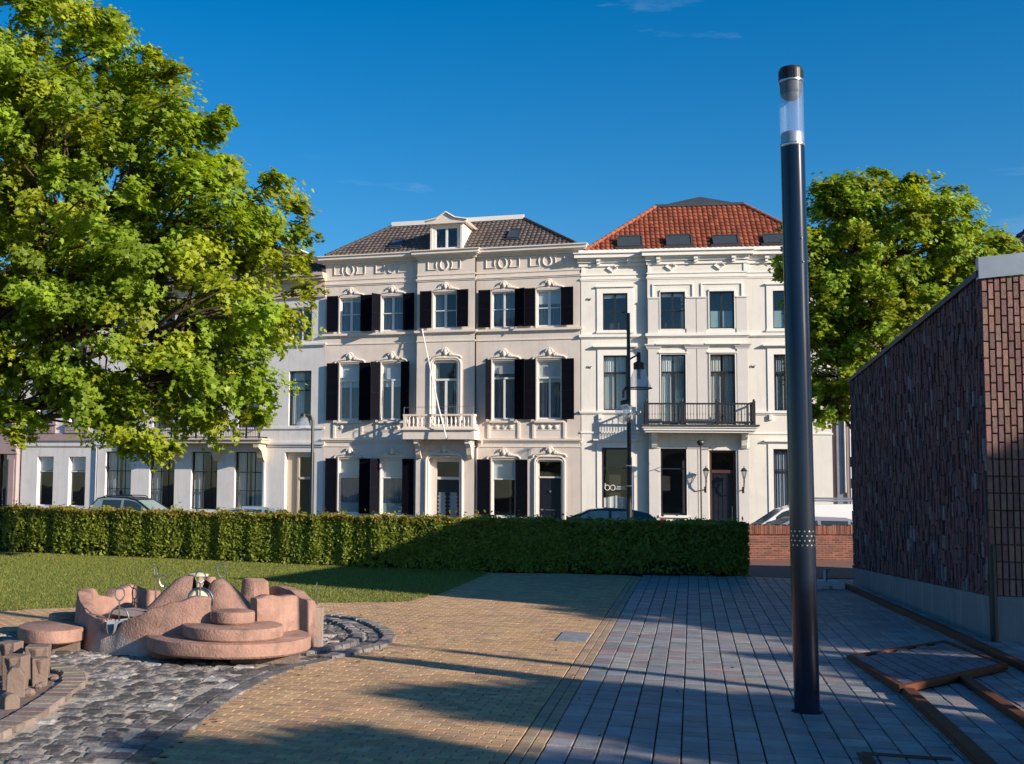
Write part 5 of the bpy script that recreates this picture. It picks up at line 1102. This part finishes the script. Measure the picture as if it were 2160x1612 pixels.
# ------------------------------------------------------------------ cars
def car(loc, rz, Ln, Wd, belt, roofpts, pm, label, glassm='carglass', roofm=None, pillars=(), rails=False, van=False, mirror_x=None, zsill=.22, nose=None, group=None):
    e = empty('parked_car', loc, rz, label=label, cat='van' if van else 'car', group=group); h = Wd/2; rh = h*.78
    hood = nose or [(0, .55), (.12, .72), (.9, .88)]
    x0, x1 = roofpts[0][0], roofpts[-1][0]
    prof = [(0, zsill+.1)]+hood+[(x0, belt)]; prof += [(x1, belt), (Ln-.12, belt-.05 if not van else belt), (Ln, .62), (Ln-.02, zsill+.1)]
    b = MB(); st = []
    for x, z in prof: tp = 1-.16*max(0, 1-x/.7)**2-.12*max(0, 1-(Ln-x)/.6)**2; st.append((x, z, h*tp))
    for s in (-1, 1):
        pts = [(x, s*w_, z) for x, z, w_ in st]; low = [(x, s*w_*.97, zsill) for x, z, w_ in st]
        n = len(pts); b.add(pts+low, [(i, i+1, n+i+1, n+i) if s < 0 else (i+1, i, n+i, n+i+1) for i in range(n-1)])
    for i in range(len(st)-1): (xa, za, wa), (xb, zb_, wb2) = st[i], st[i+1]; b.quad((xa, -wa, za), (xb, -wb2, zb_), (xb, wb2, zb_), (xa, wa, za))
    # greenhouse
    R_ = roofpts; zt = max(z for _, z in R_)
    def hw(z): return h*.97+(rh-h*.97)*(z-belt)/(zt-belt)
    for i in range(len(R_)-1):
        (xa, za), (xb, zb_) = R_[i], R_[i+1]
        b.quad((xa, -hw(za), za), (xb, -hw(zb_), zb_), (xb, hw(zb_), zb_), (xa, hw(za), za))
        for s in (-1, 1): b.quad((xa, s*hw(za), za), (xb, s*hw(zb_), zb_), (xb, s*hw(belt), belt), (xa, s*hw(belt), belt))
    b.build('body', pm, e, smooth=True, bevel=.02)
    if roofm:
        r_ = MB()
        for i in range(1, len(R_)-2): (xa, za), (xb, zb_) = R_[i], R_[i+1]; r_.quad((xa, -hw(za)-.004, za+.03), (xb, -hw(zb_)-.004, zb_+.03), (xb, hw(zb_)+.004, zb_+.03), (xa, hw(za)+.004, za+.03))
        for s in (-1, 1): r_.tube([(x, s*(hw(z)+.002), z+.0) for x, z in R_], .03, 5)
        r_.build('roof_skin', roofm, e, smooth=True)
    # windscreen and rear glass
    for nm, (a, c) in (('windscreen', (R_[0], R_[1])), ('rear_window', (R_[-1], R_[-2]))):
        if van and nm == 'rear_window': continue
        (xa, za), (xb, zb_) = a, c; o = -.012 if nm == 'windscreen' else .012
        g_ = MB(); f1_, f2_ = .08, .90; A = (xa+(xb-xa)*f1_+o, za+(zb_-za)*f1_+.008); B = (xa+(xb-xa)*f2_+o, za+(zb_-za)*f2_+.008)
        g_.quad((A[0], -hw(A[1])+.09, A[1]), (B[0], -hw(B[1])+.09, B[1]), (B[0], hw(B[1])-.09, B[1]), (A[0], hw(A[1])-.09, A[1])); g_.build(nm, 'carglassl' if nm == 'windscreen' else glassm, e)
    # side windows between pillars
    def roofz(x):
        for (xa, za), (xb, zb_) in zip(R_[:-1], R_[1:]):
            if xa <= x <= xb: return za+(zb_-za)*(x-xa)/(xb-xa+1e-9)
        return belt
    for (pa, pb) in pillars:
        for s in (-1, 1):
            g_ = MB(); k = 8; xs = [pa+(pb-pa)*i/k for i in range(k+1)]; up = [(x, max(belt+.03, min(roofz(x)-.085, zt-.12))) for x in xs]
            low = [(x, belt+.02) for x in xs]; vs = [(x, s*(hw(z)+.006), z) for x, z in up]+[(x, s*(hw(z)+.006), z) for x, z in low]
            g_.add(vs, [(i, i+1, k+2+i, k+1+i) for i in range(k)]); g_.build('side_window', glassm, e)
    if rails:
        for s in (-1, 1): xs = [R_[1][0]+.2, R_[1][0]+.35, R_[-2][0]-.35, R_[-2][0]-.15]; MB().tube([(xs[0], s*rh*.86, zt-.01), (xs[1], s*rh*.86, zt+.07), (xs[2], s*rh*.86, zt+.07), (xs[3], s*rh*.86, zt-.01)], .02, 5).build('roof_rail', 'polecap', e)
    for wx in (.78, Ln-.8):
        for s in (-1, 1):
            t = MB(); t.lathe([(.0, -.1), (.2, -.1), (.31, -.09), (.32, 0), (.31, .09), (.2, .1), (.0, .1)], n=18); t.v = [(wx+x, s*(h-.09)+z, .31+y) for x, y, z in t.v]; w_ = t.build('wheel', 'tyre', e, smooth=True)
            t = MB(); t.lathe([(.0, -.115), (.19, -.112), (.20, -.105)], n=14); t.lathe([(.20, .105), (.19, .112), (.0, .115)], n=14); t.v = [(wx+x, s*(h-.09)+z, .31+y) for x, y, z in t.v]; t.build('rim', 'chrome', w_)
    for s in (-1, 1):
        MB().blob((.10, s*h*.62, .66), (.10, .17, .07), 8, 5).build('headlight', 'clearlens', e, smooth=True)
        zz = (belt-.10 if not van else 1.15)+(.14 if pm == 'blackcar' else 0); MB().box(Ln-.14, Ln-.02, s*h*.80-.07, s*h*.80+.09, zz-.22, zz+.06).build('tail_light', 'redlens', e, bevel=.02)
        mx = mirror_x or x0+.35; MB().blob((mx, s*(h+.06), belt+.05), (.08, .10, .075), 8, 5).tube([(mx, s*h*.95, belt+.01), (mx, s*(h+.06), belt+.03)], .02, 4).build('mirror', pm, e, smooth=True)
    return e
GZ = -.355
def at(px, Y): return (px-720)/2550*Y
# local x: nose -> tail; rz=180 turns the nose to the right
car((at(372, 50)+.35, 50, GZ+.1), R(180-20), 4.05, 1.75, 1.02, [(.95, 1.0), (1.72, 1.46), (2.2, 1.55), (3.1, 1.57), (3.55, 1.50), (3.95, 1.02)], 'green', 'silver-green hatchback with black roof and roof rails parked behind the hedge at the left', roofm='polecap', pillars=[(1.45, 2.30), (2.42, 3.30)], rails=True)
c_ = car((at(428, 48), 49.2, GZ-.02), R(-18), 3.75, 1.62, .98, [(.75, .96), (1.45, 1.34), (2.0, 1.43), (2.9, 1.42), (3.3, 1.32), (3.62, .98)], 'blue', 'pale blue small hatchback with lettering on its side window parked under the multi-pane windows', pillars=[(1.12, 1.98), (2.08, 2.80), (2.92, 3.3)])
lt = MB()
for k, dx in enumerate((1.62, 1.78, 2.3, 2.42)): lt.tube([(dx+.05*math.cos(2*PI*i/10), .785+.0, 1.13+.07*math.sin(2*PI*i/10)) for i in range(11 if k % 2 else 7)], .012, 4)
lt.v = [(x, -(y+.0)+.0, z) for x, y, z in lt.v]; lt.build('window_lettering', 'winwhite', c_)
car((at(1168, 46), 46.5, GZ+.10), R(-11), 4.25, 1.75, 1.0, [(.55, .93), (1.45, 1.42), (2.1, 1.49), (2.9, 1.46), (3.6, 1.30), (3.95, 1.02)], 'blackcar', 'black hatchback with red tail light parked behind the tall street lamp', pillars=[(1.15, 2.15), (2.25, 3.05)], glassm='carglassl')
car((at(1545, 38.5), 38.4, GZ+.10), R(-6), 4.6, 1.78, .98, [(.75, .93), (1.65, 1.38), (2.2, 1.44), (3.2, 1.42), (3.8, 1.24), (4.25, 1.0)], 'silver', 'dark silver saloon parked just behind the low brick wall', pillars=[(1.35, 2.35), (2.45, 3.25), (3.33, 3.85)])
va = car((at(1545, 47), 46, GZ), R(-9), 4.6, 1.8, 1.12, [(.65, 1.06), (1.35, 1.62), (1.9, 1.80), (3.9, 1.86), (4.4, 1.80), (4.58, 1.12)], 'van', 'white delivery van with roof rack parked beyond the saloon', pillars=[(1.1, 2.0)], van=True, nose=[(0, .6), (.1, .85), (.4, .98)])
MB().tube([(1.9, -.6, 1.95), (4.5, -.6, 1.98)], .025, 5).tube([(1.9, .6, 1.95), (4.5, .6, 1.98)], .025, 5).tube([(2.1, -.65, 1.93), (2.1, .65, 1.93)], .025, 5).tube([(3.2, -.65, 1.95), (3.2, .65, 1.95)], .025, 5).tube([(4.2, -.65, 1.95), (4.2, .65, 1.95)], .025, 5).tube([(2.0, -.2, 2.04), (4.7, -.25, 2.06)], .04, 6).build('roof_rack', 'zinc', va)

# ------------------------------------------------------------------ fountain
FO = empty('fountain', (FC[0], FC[1], 0), label='round pink concrete play fountain with curved walls, stepped discs and metal ring figures', cat='fountain')
def band(mb, prof, r_in, r_out, step=2.0, z0=-.05, col=None, lean=0.0, batter=0.0):
    """curved wall: prof = [(angle deg, top z)] (interpolated smoothly)"""
    A = []
    for (a0, h0), (a1, h1) in zip(prof[:-1], prof[1:]):
        n_ = max(1, int(abs(a1-a0)/step))
        for k in range(n_): t = k/n_; s = t*t*(3-2*t); A.append((a0+(a1-a0)*t, h0+(h1-h0)*s))
    A.append(prof[-1]); V = []
    for a, h in A:
        c, s = math.cos(R(a)), math.sin(R(a)); rm = .03
        for r_, z in ((r_out+batter, z0), (r_out, h-rm), (r_out-rm*.3, h-rm*.3), (r_out-rm, h), (r_in+rm, h), (r_in+rm*.3, h-rm*.3), (r_in, h-rm), (r_in-.02, z0)): V.append((r_*c, r_*s, z))
    V = [(x*(1+.006*math.sin(9*z+5*x+7*y)), y*(1+.006*math.sin(8*x+11*z)), z+(.008*math.sin(13*x+9*y) if z > .1 else 0)) for x, y, z in V]
    m = 8; F_ = [(i*m+k, (i+1)*m+k, (i+1)*m+(k+1) % m, i*m+(k+1) % m) for i in range(len(A)-1) for k in range(m)]+[tuple(range(m))[::-1], tuple(range((len(A)-1)*m, len(A)*m))]
    return mb.add(V, F_, col)
RO, RI = 1.52, 1.35
w1_ = MB(); band(w1_, [(120, .50), (138, .60), (150, .56), (153, .46), (166, .52), (178, .62), (186, .65), (194, .63), (205, .50), (215, .40), (224, .375), (229.5, .375), (231.6, .30), (233, .24), (235, .21), (237, .24), (238.4, .30), (240.5, .38), (246, .44), (256, .54), (266, .63), (274, .68), (281, .68)], RI, RO, 1.2, batter=.04)
w1_.build('front_wall', 'pinkwall', FO, smooth=True)
w2_ = MB(); band(w2_, [(302, .66), (308, .68), (322, .66), (338, .58), (352, .50), (362, .45)], RI, RO, 1.5, batter=.02); w2_.build('right_wall', 'pinkc', FO, smooth=True)
w3_ = MB(); band(w3_, [(14, .42), (24, .48), (36, .58), (48, .61), (57, .54), (62, .44)], RI, RO+.04, 1.5); w3_.build('back_right_wall', 'pinkc', FO, smooth=True)
w4_ = MB(); band(w4_, [(62, .36), (90, .34), (120, .40)], RI, RO, 3); w4_.build('back_wall', 'pinkc', FO, smooth=True)
# channel lining in the notch
a = R(235); d = Vector((math.cos(a), math.sin(a), 0)); t_ = Vector((-d.y, d.x, 0)); ch = MB(); V = []
for r_ in (RI-.25, RO+.035):
    for k in range(9): q_ = PI*k/8; p = d*r_+t_*(.062*math.cos(q_)); V.append((p.x, p.y, .34-.13*math.sin(q_)**.7 if 0 < k < 8 else .37))
ch.add(V, [(k, k+1, 10+k, 9+k) for k in range(8)]); ch.build('spout_channel', 'zinc', FO, smooth=True)
fl = MB(); fl.lathe([(1.32, .22), (1.25, .30), (.9, .33), (.0, .30)], n=48); fl.build('basin_bed', 'pinkc', FO, smooth=True)
wt = MB(); wt.lathe([(.62, .34), (.0, .345)], (-.45, -.35, .045), 32); wt.build('inner_pan', 'palec', FO, smooth=True)
def disc(name, cx, cy, r, z0, z1, sx=1.0, sy=1.0, a0=0, a1=360, rz=0, mb=None, m='pinkc'):
    b = mb or MB(); rm = .022; n_ = 40; full = a1-a0 >= 360; A = [R(a0+(a1-a0)*k/n_) for k in range(n_+(0 if full else 1))]
    V = []; lev = [(r-rm, z0), (r, z0+rm), (r, z1-rm), (r-rm*.3, z1-rm*.3), (r-rm, z1)]
    for rr_, z in lev:
        for q_ in A: x, y = rr_*math.cos(q_)*sx, rr_*math.sin(q_)*sy; V.append((cx+x*math.cos(rz)-y*math.sin(rz), cy+x*math.sin(rz)+y*math.cos(rz), z))
    k = len(A); F_ = [(l*k+i, l*k+(i+1) % k, (l+1)*k+(i+1) % k, (l+1)*k+i) for l in range(4) for i in range(k)]+[tuple(range(4*k, 5*k)), tuple(range(k))[::-1]]
    b.add(V, F_); return b.build(name, m, FO, smooth=True) if mb is None else b
disc('seat_disc', .49, -1.32, .95, .09, .25)
disc('step_disc', .56, -1.60+.02, .57, .252, .392)
disc('platform_disc', .55, -1.50, .25, .394, .535)
disc('left_seat', -1.68, -.78, .40, .09, .255, 1.0, 1.45, rz=R(12))
disc('left_block', -1.66, .1, .27, -.03, .30, 1, .9)
disc('right_seat', 1.22, .85, .24, -.02, .26)
MB().box(.56, 1.32, -1.85, -1.3, -.05, .085).build('seat_footing', 'carved', FO)
MB().box(-1.6, -1.3, -1.1, -.7, -.05, .088).build('left_footing', 'carved', FO)
# hump with cave
def loft(name, secs, m='pinkc', cap=True):
    """secs: list of rings with equal count"""
    b = MB(); k = len(secs[0]); V = [p for s in secs for p in s]; F_ = [(i*k+j, i*k+(j+1) % k, (i+1)*k+(j+1) % k, (i+1)*k+j) for i in range(len(secs)-1) for j in range(k)]
    if cap: F_ += [tuple(range((len(secs)-1)*k, len(secs)*k))]
    b.add(V, F_); return b.build(name, m, FO, smooth=True)
def ringpts(cx, cy, z, rx, ry, rz=0, n=20): return [(cx+rx*math.cos(2*PI*k/n)*math.cos(rz)-ry*math.sin(2*PI*k/n)*math.sin(rz), cy+rx*math.cos(2*PI*k/n)*math.sin(rz)+ry*math.sin(2*PI*k/n)*math.cos(rz), z) for k in range(n)]
# ridge: rising left to right, ends at the cave mouth
rid = MB(); V = []; ns_, mp_ = 14, 12
for i in range(ns_+1):
    t = i/ns_; x = -.78+.72*t; hgt = .30+.52*math.sin(PI/2*min(1, t*1.05))**1.1; wd2 = .10+.20*t
    for k in range(mp_+1): q_ = PI*k/mp_; V.append((x+.02*math.sin(5*t), -.10+.1*t-wd2*math.cos(q_), .22+(hgt-.22)*math.sin(q_)**.75))
rid.add(V, [(i*(mp_+1)+k, (i+1)*(mp_+1)+k, (i+1)*(mp_+1)+k+1, i*(mp_+1)+k+1) for i in range(ns_) for k in range(mp_)]+[tuple(range(mp_+1))]); rid.build('ridge', 'pinkc', FO, smooth=True)
cv = MB(); V = []
for i, (x, s_) in enumerate(((-.06, 1.0), (-.02, .97), (-.03, .72), (-.15, .60), (-.35, .4))):
    for k in range(mp_+1): q_ = PI*k/mp_; V.append((x+.06*math.sin(q_), -.30*s_*math.cos(q_)+.0, .22+.60*s_*math.sin(q_)**.75))
cv.add(V, [(i*(mp_+1)+k, (i+1)*(mp_+1)+k, (i+1)*(mp_+1)+k+1, i*(mp_+1)+k+1) for i in range(4) for k in range(mp_)]); cv.build('cave_mouth', 'palec', FO, smooth=True)
V = []
hd = MB()
for i in range(9):
    t = i/8; x = -.02+.30*t; hg = .82-.22*t; 
    for k in range(mp_//2+1): q_ = PI/2+PI/2*k/(mp_//2); V.append((x, .02-(.28-.08*t)*math.cos(q_), .25+(hg-.25)*math.sin(q_)**.75))
hd.add(V, [(i*7+k, (i+1)*7+k, (i+1)*7+k+1, i*7+k+1) for i in range(8) for k in range(6)]); hd.build('cave_hood', 'pinkc', FO, smooth=True)
MB().lathe([(.0, 0), (.10, .005), (.11, .03), (.0, .05)], (-.02, .0, .80), 14, sx=1.2).build('cap_stone', 'creamdisc', FO, smooth=True)
loft('cone_rock', [ringpts(.42, -.18, .25, .40, .34), ringpts(.38, -.16, .42, .33, .26), ringpts(.32, -.12, .58, .23, .19), ringpts(.27, -.10, .70, .15, .13), ringpts(.25, -.09, .76, .08, .08), ringpts(.25, -.09, .78, .03, .03)])
loft('back_block', [ringpts(.62, 1.05, .2, .22, .2, n=8), ringpts(.62, 1.05, .66, .18, .17, n=8), ringpts(.60, 1.05, .70, .14, .13, n=8)])
loft('back_bump', [ringpts(.02, 1.0, .2, .16, .2, n=12), ringpts(.02, 1.0, .62, .13, .15, n=12), ringpts(.02, 1.0, .72, .06, .07, n=12)])
loft('cross_beam', [ringpts(.95, .35, .30, .42, .10, R(4), 8), ringpts(.95, .35, .50, .42, .09, R(4), 8)])
# drum with cream disc
dm = MB(); dm.lathe([(.115, -.06), (.115, .10), (.10, .11), (.0, .11)], n=28); dm.v = [(.10+x, -.78-z, .60+y) for x, y, z in dm.v]; dm.build('drum', 'creamdisc', FO, smooth=True)
MB().tube([(.10+.15*math.cos(q_), -.90, .58+.15*math.sin(q_)) for q_ in [R(-20+220*k/16) for k in range(17)]], .016, 6).tube([(.10+.145*math.cos(q_), -.84, .58+.145*math.sin(q_)) for q_ in [R(-20+220*k/16) for k in range(17)]], .012, 6).build('drum_arch', 'steel', FO, smooth=True)
def figure(x, y, z, hgt, rw, rh_, turn=0, legs=0, pts=14):
    b = MB(); c, s = math.cos(turn), math.sin(turn); zc = z+hgt
    b.tube([(x+rw*math.sin(2*PI*k/pts)*(1-.15*math.cos(2*PI*k/pts))*c, y+rw*math.sin(2*PI*k/pts)*s, zc-rh_*math.cos(2*PI*k/pts)) for k in range(pts+1)], .0085, 6)
    b.tube([(x, y, z), (x, y, zc-rh_)], .010, 6)
    if legs: b.tube([(x+legs*c*math.cos(q_), y+legs*s*math.cos(q_), z-.10+.15*math.sin(q_)) for q_ in [PI*k/10 for k in range(11)]], .010, 6); b.tube([(x, y, z), (x, y, z-.28)], .008, 5)
    return b.build('ring_figure', 'steel', FO, smooth=True)
nx, ny = (RO-.1)*math.cos(a), (RO-.1)*math.sin(a)
figure(nx, ny, .47, .20, .055, .075, R(0), .115)
figure(-.66, .62, .40, .40, .045, .07, R(60)); figure(-.56, .58, .36, .33, .05, .07, R(20))
figure(.10, -.92, .60, .26, .06, .07, 0)
figure(.27, -.08, .74, .15, .065, .085, R(35))
px_, py_ = (RO-.06)*math.cos(R(-3)), (RO-.06)*math.sin(R(-3))
MB().tube([(px_+.02, py_-.1, .44), (px_+.02, py_-.1, .52)], .018, 6).tube([(px_+.02, py_-.1, .52), (px_+.02, py_-.1, .76)], [.010, .006], 6).blob((px_+.02, py_-.1, .66), (.012, .03, .04), 8, 5).build('ring_figure', 'steel', FO, smooth=True)
MB().box(RO-.08, RO+.05, -.42, -.30, -.03, .47).build('right_pillar', 'palec', FO, bevel=.01)

# carved stones in the sunken basin, lower left
def carved(x, y, s, h, rz, notch, label):
    s *= .85; h *= .82; e = MB(); q_ = s/2; fl = .012 if notch else 0
    if notch:
        e.add([(x*q_, y*q_, 0) for x, y in ((-1, -1), (1, -1), (1, 1), (-1, 1))]+[(x*(q_+fl), y*(q_+fl), h) for x, y in ((-1, -1), (1, -1), (1, 1), (-1, 1))], [(0, 3, 2, 1), (4, 5, 6, 7), (0, 1, 5, 4), (1, 2, 6, 5), (2, 3, 7, 6), (3, 0, 4, 7)])
        for yf in (-q_-fl,): e.add([(-q_*.8, yf, h*.97), (q_*.8, yf, h*.97), (0, yf-.004, h*.42), (0, yf-.035, h*.93)], [(0, 2, 3), (2, 1, 3), (0, 3, 1)])
    else: e.prism([(-q_, 0), (q_, 0), (q_, h*.72), (q_*.3, h), (-q_*.5, h), (-q_, h*.78)], -q_, q_, 'y')
    o = e.build('carved_stone', 'carved', bevel=.012); o.location = (x, y, -.02); o.rotation_euler = (0, 0, rz); tag(o, label, 'stone', 'carved stones standing in the basin')
carved(-2.88, 10.85, .165, .17, R(35), False, 'lowest carved stone with a gabled top, nearest the camera in the basin')
carved(-2.99, 11.45, .20, .34, R(15), False, 'upright square carved stone rising behind the gabled stone')
carved(-3.10, 11.85, .22, .40, R(-10), True, 'notched carved stone standing at the left picture edge')
carved(-2.92, 12.05, .17, .34, R(20), True, 'small dark-stained carved stone at the right of the group')
carved(-3.06, 12.55, .25, .40, R(5), True, 'tallest carved stone with deep V-shaped notch at the back of the group')
carved(-3.38, 12.7, .2, .42, R(-15), True, 'rearmost carved stone cut off by the left picture edge')
rk = MB()
for k in range(9): rk.blob((-2.93+rr.uniform(-.12, .1), 11.5+k*.12, .01), (rr.uniform(.03, .08), rr.uniform(.04, .08), rr.uniform(.02, .05)), 6, 4)
tag(rk.build('rubble', 'carved'), 'small sandy rubble lying between the carved stones and the basin kerb', 'rubble', kind='stuff')
